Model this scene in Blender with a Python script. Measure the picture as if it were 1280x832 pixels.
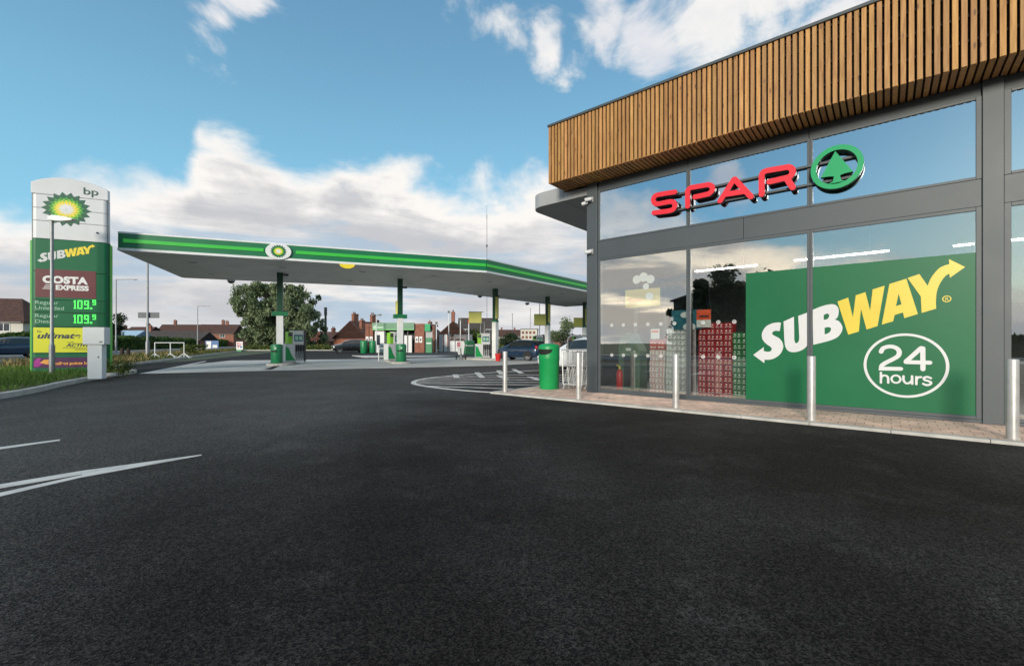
import bpy, bmesh, math, random
from mathutils import Vector, Matrix
R = math.radians
random.seed(7)
for o in list(bpy.data.objects): bpy.data.objects.remove(o)
S = bpy.context.scene
COL = S.collection

# ------------------------------------------------------------------ camera
F, H = 555.0, 1.2                       # focal length in px of a 1280 wide frame, eye height
cam = bpy.data.cameras.new('camera'); camo = bpy.data.objects.new('camera', cam); COL.objects.link(camo)
camo.location = (0, 0, H); camo.rotation_euler = (R(90), 0, 0)
cam.sensor_width = 36; cam.lens = 36 * F / 1280; cam.shift_y = 13 / 1280
cam.clip_start = 0.05; cam.clip_end = 6000
S.camera = camo
S.view_settings.view_transform = 'Standard'; S.view_settings.look = 'None'
S.view_settings.gamma = 1; S.view_settings.exposure = 0.28
S.view_settings.use_curve_mapping = False
S.cycles.max_bounces = 8; S.cycles.transparent_max_bounces = 16

# ------------------------------------------------------------------ sun and sky
SUN_AZ, SUN_EL = R(203), R(12.5)          # clockwise from +Y: behind the camera, to the left
sun = bpy.data.lights.new('sun', 'SUN'); sun.energy = 3.0; sun.angle = R(12); sun.color = (1, .91, .78)
suno = bpy.data.objects.new('sun', sun); COL.objects.link(suno)
sd = Vector((math.sin(SUN_AZ)*math.cos(SUN_EL), math.cos(SUN_AZ)*math.cos(SUN_EL), math.sin(SUN_EL)))
suno.rotation_euler = sd.to_track_quat('Z', 'Y').to_euler(); suno.location = (0, 0, 30)

W = bpy.data.worlds.new('World'); S.world = W; W.use_nodes = True
def make_world():
    nt = W.node_tree; nt.nodes.clear(); N = nt.nodes; L = nt.links
    def put(sock, val):
        if isinstance(val, (int, float)): sock.default_value = val
        elif isinstance(val, (tuple, list)):
            sock.default_value = tuple(val) + ((1,) if len(val) == 3 and len(sock.default_value) == 4 else ())
        else: L.new(val, sock)
    def m(op, a, b=0.0, c=0.0, clamp=False):
        n = N.new('ShaderNodeMath'); n.operation = op; n.use_clamp = clamp
        put(n.inputs[0], a); put(n.inputs[1], b); put(n.inputs[2], c); return n.outputs[0]
    def vm(op, a, b=(0, 0, 0)):
        n = N.new('ShaderNodeVectorMath'); n.operation = op; put(n.inputs[0], a); put(n.inputs[1], b)
        return n.outputs['Value'] if op == 'DOT_PRODUCT' else n.outputs['Vector']
    def sstep(x, lo, hi, a=0., b=1.):
        n = N.new('ShaderNodeMapRange'); n.interpolation_type = 'SMOOTHSTEP'
        put(n.inputs[0], x); put(n.inputs[1], lo); put(n.inputs[2], hi); put(n.inputs[3], a); put(n.inputs[4], b); return n.outputs[0]
    def noise(vec, sc, det=8, rough=.55, dist=0.0):
        n = N.new('ShaderNodeTexNoise'); L.new(vec, n.inputs['Vector']); n.inputs['Scale'].default_value = sc
        n.inputs['Detail'].default_value = det; n.inputs['Roughness'].default_value = rough; n.inputs['Distortion'].default_value = dist
        return n.outputs['Fac']
    def mix(f, a, b):
        n = N.new('ShaderNodeMix'); n.data_type = 'RGBA'; put(n.inputs[0], f); put(n.inputs[6], a); put(n.inputs[7], b); return n.outputs[2]
    tc = N.new('ShaderNodeTexCoord'); d = tc.outputs['Generated']
    sep = N.new('ShaderNodeSeparateXYZ'); L.new(d, sep.inputs[0]); x, y, z = sep.outputs
    el = m('ARCSINE', z); az = m('ARCTAN2', x, y)
    cmb = N.new('ShaderNodeCombineXYZ'); put(cmb.inputs[0], x); put(cmb.inputs[1], y); put(cmb.inputs[2], m('MULTIPLY', z, 1.7)); dv = cmb.outputs[0]
    cmb2 = N.new('ShaderNodeCombineXYZ'); put(cmb2.inputs[0], x); put(cmb2.inputs[1], y); put(cmb2.inputs[2], m('MULTIPLY', z, 5.5)); dh = cmb2.outputs[0]
    # clear sky
    sky = N.new('ShaderNodeTexSky'); sky.sky_type = 'NISHITA'; sky.sun_disc = False
    sky.sun_elevation = SUN_EL; sky.sun_rotation = SUN_AZ; sky.altitude = 20; sky.air_density = 1.0; sky.dust_density = 0.6; sky.ozone_density = 1.6
    hs = N.new('ShaderNodeMix'); hs.data_type = 'RGBA'; hs.blend_type = 'MULTIPLY'; hs.inputs[0].default_value = 1
    L.new(sky.outputs[0], hs.inputs[6]); hs.inputs[7].default_value = SKYTINT + (1,)
    grad = mix(sstep(el, .12, .72), SKYLOW, SKYHIGH)
    base = mix(.78, hs.outputs[2], grad)
    # cloud bank: top edge as a function of azimuth
    fc = N.new('ShaderNodeFloatCurve')
    pts = [(-180, 12), (-150, 6), (-135, 7.5), (-120, 15), (-100, 17), (-75, 14), (-52, 11.5), (-44, 14), (-37, 16), (-33.5, 22.5), (-29, 21.5), (-25, 19.5), (-21, 21.5), (-15, 22.5), (-10.5, 20), (-5, 19), (5, 20), (20, 19), (60, 20), (120, 14), (180, 12)]
    cv = fc.mapping.curves[0]
    P_ = [((a + 180) / 360, e / 45) for a, e in pts]
    cv.points[0].location = P_[0]; cv.points[1].location = P_[-1]
    for p in P_[1:-1]: cv.points.new(*p)
    for p in cv.points: p.handle_type = 'AUTO_CLAMPED'
    fc.mapping.update()
    put(fc.inputs['Value'], m('DIVIDE', m('ADD', az, math.pi), 2 * math.pi))
    top = m('MULTIPLY', fc.outputs[0], R(45))
    n1 = noise(dv, 5.0, 10, .58, .3)
    n0 = noise(dv, 2.2, 4, .5)
    edge = m('ADD', m('SUBTRACT', top, el), m('ADD', m('MULTIPLY', m('SUBTRACT', n1, .5), .27), m('MULTIPLY', m('SUBTRACT', n0, .5), .10)))
    bank = sstep(edge, -.022, .055)
    # holes of blue-grey sky low down
    nh = noise(dh, 2.4, 7, .55, .4)
    gap = m('MULTIPLY', sstep(nh, .46, .58), sstep(edge, .05, .12))
    # colours inside the bank
    ns = noise(dv, 3.1, 8, .6, .2); nst = noise(dh, 3.6, 6, .55, .3)
    lit = m('ADD', m('MULTIPLY', ns, .75), m('MULTIPLY', nst, .85))           # about .8
    lit = m('ADD', lit, sstep(edge, .015, .12, .24, -.10))                    # crowns catch the sun, bellies go grey
    fr = m('ADD', sstep(lit, .58, .98), m('MULTIPLY', sstep(vm('DOT_PRODUCT', d, (math.sin(R(243)), math.cos(R(243)), 0)), .75, .98), .30), 0, True)
    warm = sstep(vm('DOT_PRODUCT', d, (math.sin(R(243)), math.cos(R(243)), 0)), .86, .99)
    low = sstep(el, .0, .22, 1, 0)
    white = mix(m('MULTIPLY', low, .6), CW, CWL)
    white = mix(m('MULTIPLY', warm, low), white, (9.6, 8.2, 6.0))
    ccol = mix(fr, CG, white)
    ccol = mix(m('MULTIPLY', gap, .75), ccol, CB)
    glow = m('MULTIPLY', m('MULTIPLY', warm, sstep(el, .02, .30, 1, 0)), sstep(nst, .42, .57, .08, 1))
    ccol = mix(glow, ccol, (27., 23., 17.5))
    # horizon brightening
    hz = sstep(el, 0.0, .06, .6, 0)
    ccol = mix(hz, ccol, CH)
    out = mix(bank, base, ccol)
    # loose cloud patches higher up, plus unseen cloud added overhead
    def dirp(u, v):
        w = Vector(((u-640)/F, 1, (429-v)/F)).normalized(); return tuple(w)
    blob = None
    wn = N.new('ShaderNodeTexNoise'); L.new(dv, wn.inputs['Vector']); wn.inputs['Scale'].default_value = 3.0; wn.inputs['Detail'].default_value = 5
    wv = N.new('ShaderNodeVectorMath'); wv.operation = 'MULTIPLY_ADD'; L.new(wn.outputs['Color'], wv.inputs[0]); wv.inputs[1].default_value = (.34,.34,.26)
    sv = N.new('ShaderNodeVectorMath'); sv.operation = 'SUBTRACT'; L.new(d, sv.inputs[0]); sv.inputs[1].default_value = (.17,.17,.13); L.new(sv.outputs[0], wv.inputs[2])
    nv = N.new('ShaderNodeVectorMath'); nv.operation = 'NORMALIZE'; L.new(wv.outputs[0], nv.inputs[0]); dw = nv.outputs[0]
    for (u, v, r, s) in BLOBS:
        c = vm('DOT_PRODUCT', dw, dirp(u, v)); ang = m('ARCCOSINE', c)
        b = sstep(ang, R(r), 0.0, 0, s)
        blob = b if blob is None else m('MAXIMUM', blob, b)
    for (aa, ee, r, s) in BACKBLOBS:
        w = Vector((math.sin(R(aa))*math.cos(R(ee)), math.cos(R(aa))*math.cos(R(ee)), math.sin(R(ee))))
        b = sstep(m('ARCCOSINE', vm('DOT_PRODUCT', dw, tuple(w))), R(r), 0.0, 0, s)
        blob = m('MAXIMUM', blob, b)
    np_ = noise(dv, 4.2, 10, .6, .5)
    pt = m('ADD', blob, m('MULTIPLY', m('SUBTRACT', np_, .5), 2.2))
    pa = sstep(pt, .30, .72)
    pcol = mix(sstep(noise(dv, 5.5, 6, .55), .35, .65), (6.4, 6.5, 6.9), CW)
    out = mix(m('MULTIPLY', pa, .93), out, pcol)
    # below the horizon
    out = mix(sstep(el, -.02, -.002, 1, 0), out, (1.2, 1.15, 1.05))
    bg = N.new('ShaderNodeBackground'); L.new(out, bg.inputs[0]); bg.inputs[1].default_value = SKY_STRENGTH
    wo = N.new('ShaderNodeOutputWorld'); L.new(bg.outputs[0], wo.inputs[0])
SKY_STRENGTH = 0.10
SKYLOW, SKYHIGH = (2.3, 5.4, 7.3), (1.15, 2.75, 4.4)
SKYTINT = (1.5, 1.7, 1.7)
CW, CWL = (8.1, 7.85, 7.55), (8.0, 7.75, 7.4)     # sunlit cloud
CG, CB, CH = (4.8, 4.85, 5.1), (3.4, 4.6, 5.8), (6.6, 6.9, 7.3)
BLOBS = [(560, -10, 9, .62), (600, 25, 7, .68), (650, 48, 7, .70), (700, 80, 6, .66), (760, 10, 8, .72), (830, 35, 9, .75), (910, 10, 11, .8), (1010, -40, 14, .8), (290, 0, 5, .5), (285, 75, 4, .25)]
BACKBLOBS = [(-116, 22, 7, .66), (-127, 17, 6, .66), (-111, 17, 6, .62), (-138, 25, 6, .6), (-160, 30, 10, .5), (150, 35, 12, .5), (-100, 30, 9, .5), (-75, 45, 12, .5), (0, 90, 50, 1.3), (-140, 62, 26, .9), (150, 55, 30, .9)]  # overhead blobs at the end: unseen cloud, added to make ambient light less blue
make_world()

# ------------------------------------------------------------------ materials
def mat(name, col, rough=.5, metal=0., noise=None, bump=None, emis=0., spec=.5, col2=None, coat=0.):
    """noise=(scale, amount) varies the colour (towards col2 if given), bump=(scale, distance)"""
    m = bpy.data.materials.new(name); m.use_nodes = True; nt = m.node_tree; b = nt.nodes['Principled BSDF']
    b.inputs['Base Color'].default_value = tuple(col) + (1,); b.inputs['Roughness'].default_value = rough; b.inputs['Metallic'].default_value = metal
    b.inputs['Specular IOR Level'].default_value = spec; b.inputs['Coat Weight'].default_value = coat
    if emis:
        b.inputs['Emission Color'].default_value = tuple(col) + (1,); b.inputs['Emission Strength'].default_value = emis
    tc = nt.nodes.new('ShaderNodeTexCoord')
    if noise:
        n = nt.nodes.new('ShaderNodeTexNoise'); n.inputs['Scale'].default_value = noise[0]; n.inputs['Detail'].default_value = 6; n.inputs['Roughness'].default_value = .62
        nt.links.new(tc.outputs['Object'], n.inputs['Vector'])
        r = nt.nodes.new('ShaderNodeMapRange'); r.inputs[1].default_value = .3; r.inputs[2].default_value = .7
        nt.links.new(n.outputs['Fac'], r.inputs[0])
        mx = nt.nodes.new('ShaderNodeMix'); mx.data_type = 'RGBA'
        a = noise[1]
        mx.inputs[6].default_value = tuple(c*(1-a) for c in col) + (1,)
        mx.inputs[7].default_value = (tuple(col2) if col2 else tuple(min(1, c*(1+a)) for c in col)) + (1,)
        nt.links.new(r.outputs[0], mx.inputs[0]); nt.links.new(mx.outputs[2], b.inputs['Base Color'])
        rr = nt.nodes.new('ShaderNodeMapRange'); rr.inputs[3].default_value = max(.02, rough-.08); rr.inputs[4].default_value = min(1, rough+.10)
        nt.links.new(n.outputs['Fac'], rr.inputs[0]); nt.links.new(rr.outputs[0], b.inputs['Roughness'])
    if bump:
        n2 = nt.nodes.new('ShaderNodeTexNoise'); n2.inputs['Scale'].default_value = bump[0]; n2.inputs['Detail'].default_value = 5
        nt.links.new(tc.outputs['Object'], n2.inputs['Vector'])
        bp = nt.nodes.new('ShaderNodeBump'); bp.inputs['Distance'].default_value = bump[1]
        nt.links.new(n2.outputs['Fac'], bp.inputs['Height']); nt.links.new(bp.outputs[0], b.inputs['Normal'])
    return m

def nodes_of(m): return m.node_tree, m.node_tree.nodes['Principled BSDF']

def mat_asphalt(name, dark, light, spread):
    m = mat(name, dark, .8); nt, b = nodes_of(m); N = nt.nodes; L = nt.links
    tc = N.new('ShaderNodeTexCoord'); O = tc.outputs['Object']
    def nz(sc, det=5, ro=.6):
        n = N.new('ShaderNodeTexNoise'); n.inputs['Scale'].default_value = sc; n.inputs['Detail'].default_value = det; n.inputs['Roughness'].default_value = ro
        L.new(O, n.inputs['Vector']); return n.outputs['Fac']
    def mr(x, a, bb, c=0., d=1.):
        n = N.new('ShaderNodeMapRange'); n.interpolation_type = 'SMOOTHSTEP'
        for i, v in enumerate((x, a, bb, c, d)):
            if isinstance(v, (int, float)): n.inputs[i].default_value = v
            else: L.new(v, n.inputs[i])
        return n.outputs[0]
    def mt(op, a, bb):
        n = N.new('ShaderNodeMath'); n.operation = op
        for i, v in enumerate((a, bb)):
            if isinstance(v, (int, float)): n.inputs[i].default_value = v
            else: L.new(v, n.inputs[i])
        return n.outputs[0]
    def mx(f, a, bb):
        n = N.new('ShaderNodeMix'); n.data_type = 'RGBA'
        for i, v in ((0, f), (6, a), (7, bb)):
            if isinstance(v, tuple): n.inputs[i].default_value = v + (1,)
            elif isinstance(v, (int, float)): n.inputs[i].default_value = v
            else: L.new(v, n.inputs[i])
        return n.outputs[2]
    big = mr(nz(.35, 5, .6), .38, .68)
    patch = mr(nz(1.6, 7, .7), .48, .75)
    # traffic-polished, dustier lane on the older side of the entrance
    sep = N.new('ShaderNodeSeparateXYZ'); L.new(O, sep.inputs[0])
    wob = mt('MULTIPLY', mt('SUBTRACT', nz(.5, 4), .5), 2.6)
    lane = mt('ADD', mt('ADD', mt('MULTIPLY', sep.outputs[0], -.62), mt('MULTIPLY', sep.outputs[1], .20)), wob)
    old = mt('MULTIPLY', mr(lane, 1.2, 4.2), mr(sep.outputs[0], -16, -10, .25, 1))
    f = mt('ADD', mt('MULTIPLY', big, .26), mt('ADD', mt('MULTIPLY', patch, .24), mt('MULTIPLY', old, .62)))
    colr = mx(f, dark, light)
    vo = N.new('ShaderNodeTexVoronoi'); vo.inputs['Scale'].default_value = 125; L.new(O, vo.inputs['Vector'])
    vo2 = N.new('ShaderNodeTexVoronoi'); vo2.inputs['Scale'].default_value = 70; L.new(O, vo2.inputs['Vector'])
    sp = N.new('ShaderNodeSeparateColor'); L.new(vo.outputs['Color'], sp.inputs[0])
    sp2 = N.new('ShaderNodeSeparateColor'); L.new(vo2.outputs['Color'], sp2.inputs[0])
    grain = mt('MULTIPLY', mr(sp.outputs[0], .1, 1., .35, 2.0), mr(nz(26, 4, .7), .3, .7, .72, 1.3))
    hsv = N.new('ShaderNodeMix'); hsv.data_type = 'RGBA'; hsv.blend_type = 'MULTIPLY'; hsv.inputs[0].default_value = 1
    L.new(colr, hsv.inputs[6]); cc = N.new('ShaderNodeCombineXYZ')
    for i in range(3): L.new(grain, cc.inputs[i])
    L.new(cc.outputs[0], hsv.inputs[7])
    chip = mr(sp2.outputs[1], .955, .985, 0, .6)
    col = mx(mt('MULTIPLY', chip, mr(vo2.outputs['Distance'], .25, .4, 1, 0)), hsv.outputs[2], (.095, .085, .072))
    L.new(col, b.inputs['Base Color'])
    L.new(mr(f, 0, 1, .9, .75), b.inputs['Roughness'])
    b.inputs['Specular IOR Level'].default_value = .12
    hgt = mt('ADD', mt('MULTIPLY', vo.outputs['Distance'], .6), mt('MULTIPLY', nz(160, 3), .5))
    bp = N.new('ShaderNodeBump'); bp.inputs['Distance'].default_value = .0045; bp.inputs['Strength'].default_value = .8
    L.new(hgt, bp.inputs['Height']); L.new(bp.outputs[0], b.inputs['Normal'])
    return m

def mat_brick(name, c1, c2, mortar, sc, rot=0., bw=.5, bh=.25, ms=.02, rough=.85, axis='XZ', off=.5):
    m = mat(name, c1, rough); nt, b = nodes_of(m); N = nt.nodes; L = nt.links
    tc = N.new('ShaderNodeTexCoord'); sp = N.new('ShaderNodeSeparateXYZ'); L.new(tc.outputs['Object'], sp.inputs[0])
    cb = N.new('ShaderNodeCombineXYZ')
    if axis == 'XZ':                          # walls: run along x+y, rise along z
        ad = N.new('ShaderNodeMath'); ad.operation = 'ADD'; L.new(sp.outputs[0], ad.inputs[0]); L.new(sp.outputs[1], ad.inputs[1])
        L.new(ad.outputs[0], cb.inputs[0]); L.new(sp.outputs[2], cb.inputs[1])
    else:
        L.new(sp.outputs[0], cb.inputs[0]); L.new(sp.outputs[1], cb.inputs[1])
    br = N.new('ShaderNodeTexBrick'); L.new(cb.outputs[0], br.inputs['Vector'])
    br.inputs['Color1'].default_value = c1 + (1,); br.inputs['Color2'].default_value = c2 + (1,); br.inputs['Mortar'].default_value = mortar + (1,)
    br.inputs['Scale'].default_value = sc; br.inputs['Brick Width'].default_value = bw; br.inputs['Row Height'].default_value = bh; br.inputs['Mortar Size'].default_value = ms
    br.offset = off
    n = N.new('ShaderNodeTexNoise'); n.inputs['Scale'].default_value = 2.2; n.inputs['Detail'].default_value = 7; L.new(tc.outputs['Object'], n.inputs['Vector'])
    mr = N.new('ShaderNodeMapRange'); mr.inputs[1].default_value = .3; mr.inputs[2].default_value = .7; mr.inputs[3].default_value = .72; mr.inputs[4].default_value = 1.2; L.new(n.outputs['Fac'], mr.inputs[0])
    mu = N.new('ShaderNodeMix'); mu.data_type = 'RGBA'; mu.blend_type = 'MULTIPLY'; mu.inputs[0].default_value = 1
    c3 = N.new('ShaderNodeCombineXYZ')
    for i in range(3): L.new(mr.outputs[0], c3.inputs[i])
    L.new(br.outputs['Color'], mu.inputs[6]); L.new(c3.outputs[0], mu.inputs[7]); L.new(mu.outputs[2], b.inputs['Base Color'])
    bp = N.new('ShaderNodeBump'); bp.inputs['Distance'].default_value = .004; bp.invert = True; L.new(br.outputs['Fac'], bp.inputs['Height']); L.new(bp.outputs[0], b.inputs['Normal'])
    return m

def mat_glass(name, refl, tint=(.8, .85, .85), rough=.0, gtint=(1, 1, 1)):
    """coated pane: clear view through mixed with a mirror reflection that grows at grazing angles"""
    m = bpy.data.materials.new(name); m.use_nodes = True; nt = m.node_tree; N = nt.nodes; N.clear(); L = nt.links
    t = N.new('ShaderNodeBsdfTransparent'); t.inputs[0].default_value = tint + (1,)
    g = N.new('ShaderNodeBsdfGlossy'); g.inputs['Roughness'].default_value = rough; g.inputs['Color'].default_value = gtint + (1,)
    f = N.new('ShaderNodeFresnel'); f.inputs[0].default_value = 1.5
    a = N.new('ShaderNodeMath'); a.operation = 'ADD'; a.use_clamp = True; L.new(f.outputs[0], a.inputs[0]); a.inputs[1].default_value = refl
    tc = N.new('ShaderNodeTexCoord'); n = N.new('ShaderNodeTexNoise'); n.inputs['Scale'].default_value = .9; n.inputs['Detail'].default_value = 1; L.new(tc.outputs['Object'], n.inputs['Vector'])
    bp = N.new('ShaderNodeBump'); bp.inputs['Distance'].default_value = .0025; bp.inputs['Strength'].default_value = .5; L.new(n.outputs['Fac'], bp.inputs['Height']); L.new(bp.outputs[0], g.inputs['Normal'])
    mx = N.new('ShaderNodeMixShader'); L.new(a.outputs[0], mx.inputs[0]); L.new(t.outputs[0], mx.inputs[1]); L.new(g.outputs[0], mx.inputs[2])
    o = N.new('ShaderNodeOutputMaterial'); L.new(mx.outputs[0], o.inputs[0]); return m

def mat_wood(name):
    m = mat(name, (.42, .22, .08), .65); nt, b = nodes_of(m); N = nt.nodes; L = nt.links
    tc = N.new('ShaderNodeTexCoord'); mp = N.new('ShaderNodeMapping'); mp.inputs['Scale'].default_value = (14, 14, 1.1); L.new(tc.outputs['Object'], mp.inputs[0])
    n = N.new('ShaderNodeTexNoise'); n.inputs['Scale'].default_value = 2.2; n.inputs['Detail'].default_value = 8; n.inputs['Distortion'].default_value = .6; L.new(mp.outputs[0], n.inputs['Vector'])
    cr = N.new('ShaderNodeValToRGB'); e = cr.color_ramp.elements
    e[0].position = .25; e[0].color = (.29, .128, .036, 1); e[1].position = .75; e[1].color = (.55, .30, .102, 1)
    k = e.new(.5); k.color = (.43, .22, .068, 1)
    L.new(n.outputs['Fac'], cr.inputs[0])
    # knots
    mp2 = N.new('ShaderNodeMapping'); mp2.inputs['Scale'].default_value = (9, 9, 2.6); L.new(tc.outputs['Object'], mp2.inputs[0])
    vo = N.new('ShaderNodeTexVoronoi'); vo.inputs['Scale'].default_value = 1.0; L.new(mp2.outputs[0], vo.inputs['Vector'])
    mr = N.new('ShaderNodeMapRange'); mr.inputs[1].default_value = .07; mr.inputs[2].default_value = .16; mr.inputs[3].default_value = .8; mr.inputs[4].default_value = 0; L.new(vo.outputs['Distance'], mr.inputs[0])
    # each slat its own tone
    at = N.new('ShaderNodeAttribute'); at.attribute_name = 'tone'
    mx = N.new('ShaderNodeMix'); mx.data_type = 'RGBA'; L.new(mr.outputs[0], mx.inputs[0]); L.new(cr.outputs[0], mx.inputs[6]); mx.inputs[7].default_value = (.12, .05, .02, 1)
    mu = N.new('ShaderNodeMix'); mu.data_type = 'RGBA'; mu.blend_type = 'MULTIPLY'; mu.inputs[0].default_value = 1
    L.new(mx.outputs[2], mu.inputs[6]); L.new(at.outputs['Color'], mu.inputs[7]); L.new(mu.outputs[2], b.inputs['Base Color'])
    bp = N.new('ShaderNodeBump'); bp.inputs['Distance'].default_value = .002; L.new(n.outputs['Fac'], bp.inputs['Height']); L.new(bp.outputs[0], b.inputs['Normal'])
    return m

def mat_leaf(name, c1, c2):
    m = mat(name, c1, .6); nt, b = nodes_of(m); N = nt.nodes; L = nt.links
    at = N.new('ShaderNodeAttribute'); at.attribute_name = 'tone'
    sp = N.new('ShaderNodeSeparateColor'); L.new(at.outputs['Color'], sp.inputs[0])
    mx = N.new('ShaderNodeMix'); mx.data_type = 'RGBA'; L.new(sp.outputs[0], mx.inputs[0]); mx.inputs[6].default_value = c1 + (1,); mx.inputs[7].default_value = c2 + (1,)
    L.new(mx.outputs[2], b.inputs['Base Color']); b.inputs['Specular IOR Level'].default_value = .25
    tr = N.new('ShaderNodeBsdfTranslucent'); L.new(mx.outputs[2], tr.inputs[0])
    ms = N.new('ShaderNodeMixShader'); ms.inputs[0].default_value = .3
    out = [n for n in N if n.type == 'OUTPUT_MATERIAL'][0]
    L.new(b.outputs[0], ms.inputs[1]); L.new(tr.outputs[0], ms.inputs[2]); L.new(ms.outputs[0], out.inputs[0])
    return m

K = {}
K['asphalt'] = mat_asphalt('asphalt', (.0136, .0114, .0100), (.080, .076, .071), 1)
K['road'] = mat('road asphalt', (.16, .16, .165), .8, noise=(.6, .18), bump=(60, .004))
K['concrete'] = mat('forecourt concrete', (.56, .54, .50), .75, noise=(.45, .28), bump=(30, .002))
K['kerb'] = mat('kerb concrete', (.46, .44, .40), .85, noise=(2.5, .25), bump=(40, .003))
K['paint'] = mat('road paint', (.62, .60, .56), .6, noise=(5, .22), bump=(80, .002))
K['worn_paint'] = mat('worn road paint', (.40, .40, .39), .65, noise=(3, .35), bump=(80, .002))
K['soil'] = mat('verge soil', (.10, .08, .045), .95, noise=(1.5, .4), bump=(12, .03))
K['land'] = mat('rough ground', (.07, .085, .035), .95, noise=(.2, .4))
K['paver'] = mat_brick('block paving', (.82, .55, .42), (.66, .46, .36), (.40, .28, .21), 1.0, bw=.20, bh=.20, ms=.006, axis='XY')
K['grey'] = mat('grey powder coated metal', (.054, .066, .073), .48, noise=(1.2, .10), bump=(300, .0003))
K['grey_lt'] = mat('light grey metal cladding', (.30, .31, .315), .42, noise=(.8, .10))
K['grey_dk'] = mat('dark grey metal', (.06, .065, .068), .45, noise=(2, .15))
K['wood'] = mat_wood('larch slats')
K['black'] = mat('black membrane', (.014, .010, .008), .9, noise=(3, .2))
K['glass'] = mat_glass('shop glass', .22, (.93, .96, .95))
K['glass_hi'] = mat_glass('coated upper glass', .60, (.30, .34, .36), gtint=(.70, .80, .90))
K['glass_clear'] = mat_glass('clear glass', .05, (.82, .88, .88))
K['vinyl'] = mat('green vinyl', (.006, .120, .046), .38, noise=(.7, .06), spec=.25)
K['vwhite'] = mat('white vinyl', (.60, .60, .60), .35, noise=(2, .04))
K['vyellow'] = mat('yellow vinyl', (.66, .50, .035), .35, noise=(2, .05))
K['spar_red'] = mat('red acrylic', (.70, .022, .040), .45, noise=(2, .06), spec=.3)
K['spar_side'] = mat('dark red return', (.05, .012, .012), .5, noise=(2, .1))
K['spar_green'] = mat('green acrylic', (.006, .31, .11), .45, noise=(2, .06), spec=.3)
K['green_dk'] = mat('dark green return', (.006, .03, .012), .5, noise=(2, .1))
K['steel'] = mat('brushed stainless steel', (.50, .485, .465), .40, .5, noise=(6, .12), bump=(200, .0004))
K['galv'] = mat('galvanised steel', (.27, .28, .285), .5, .6, noise=(5, .2))
K['zinc'] = mat('zinc plated wire', (.56, .56, .56), .4, .35, noise=(8, .15))
K['bin'] = mat('green bin plastic', (.004, .27, .070), .38, noise=(2, .10), bump=(120, .0006))
K['bin_dk'] = mat('dark green plastic', (.012, .19, .07), .42, noise=(2, .12))
K['hole'] = mat('dark opening', (.006, .008, .006), .8, noise=(2, .1))
K['rubber'] = mat('rubber', (.015, .015, .016), .75, noise=(8, .2))
K['plastic_gr'] = mat('grey plastic', (.33, .33, .33), .5, noise=(4, .1))
K['white'] = mat('white paint', (.70, .71, .70), .42, noise=(1.5, .08))
K['white_panel'] = mat('white panel', (.60, .61, .62), .42, noise=(1, .06))
K['bpgreen'] = mat('canopy green panel', (.005, .150, .056), .4, noise=(.8, .08))
K['bpdark'] = mat('deep green paint', (.006, .06, .028), .4, noise=(2, .12))
K['bplit'] = mat('lit green strip', (.03, .36, .035), .35, emis=.28, noise=(1, .04))
K['soffit'] = mat('canopy soffit panel', (.58, .57, .545), .45, noise=(.7, .10))
K['leafyellow'] = mat('yellow emblem', (.80, .62, .03), .4, noise=(6, .06))
K['leaflime'] = mat('lime emblem', (.22, .52, .03), .4, noise=(6, .06))
K['leafgreen'] = mat('leaf green emblem', (.035, .27, .03), .4, noise=(6, .06))
K['leafdark'] = mat('dark green emblem', (.004, .09, .04), .4, noise=(6, .06))
K['totem'] = mat('totem green', (.002, .120, .046), .45, noise=(1, .08), spec=.3)
K['totemlime'] = mat('lime edge', (.10, .42, .06), .35, noise=(2, .08))
K['totem_dk'] = mat('price panel green', (.003, .115, .042), .42, noise=(2, .06), spec=.3)
K['maroon'] = mat('maroon panel', (.105, .010, .014), .42, noise=(2, .1))
K['ultiyellow'] = mat('acid yellow panel', (.62, .62, .012), .45, noise=(2, .06))
K['ink'] = mat('dark blue grey ink', (.02, .035, .05), .5, noise=(6, .1))
K['inkgreen'] = mat('dark green ink', (.008, .07, .05), .5, noise=(6, .1))
K['palegreen'] = mat('pale green lettering', (.34, .52, .38), .5, noise=(6, .06))
K['purple'] = mat('purple panel', (.065, .010, .070), .4, noise=(2, .1))
K['pink'] = mat('magenta print', (.36, .02, .25), .4, noise=(4, .1))
K['orange'] = mat('orange print', (.75, .33, .06), .4, noise=(4, .1))
K['led'] = mat('green led digits', (.07, .95, .10), .4, emis=.85, noise=(6, .03))
K['lamp'] = mat('lit tube', (1, .97, .9), .4, emis=14.0, noise=(6, .02))
K['flag'] = mat('lime yellow flag', (.80, .78, .16), .5, noise=(2, .12))
K['brick'] = mat_brick('red brick', (.30, .085, .04), (.22, .055, .03), (.26, .2, .16), 1.0, bw=.225, bh=.075, ms=.008)
K['brick2'] = mat_brick('brown brick', (.22, .07, .04), (.17, .05, .032), (.2, .16, .13), 1.0, bw=.225, bh=.075, ms=.008)
K['tile'] = mat_brick('brown roof tiles', (.11, .048, .034), (.075, .036, .028), (.035, .02, .016), 1.0, bw=.3, bh=.22, ms=.02)
K['tile_gr'] = mat_brick('grey brown roof tiles', (.085, .068, .058), (.06, .05, .045), (.03, .026, .024), 1.0, bw=.3, bh=.22, ms=.02)
K['slate_blue'] = mat('pale blue roof', (.30, .44, .56), .6, noise=(1, .1))
K['render'] = mat('cream render', (.55, .52, .46), .8, noise=(.8, .12))
K['winglass'] = mat('dark window glass', (.03, .04, .05), .08, noise=(1, .3))
K['car_blue'] = mat('dark blue car paint', (.010, .032, .072), .22, .25, noise=(1, .1), coat=.8)
K['car_white'] = mat('white car paint', (.66, .68, .70), .25, noise=(1, .05), coat=.6)
K['car_black'] = mat('black car paint', (.012, .012, .013), .22, noise=(1, .1), coat=.8)
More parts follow.
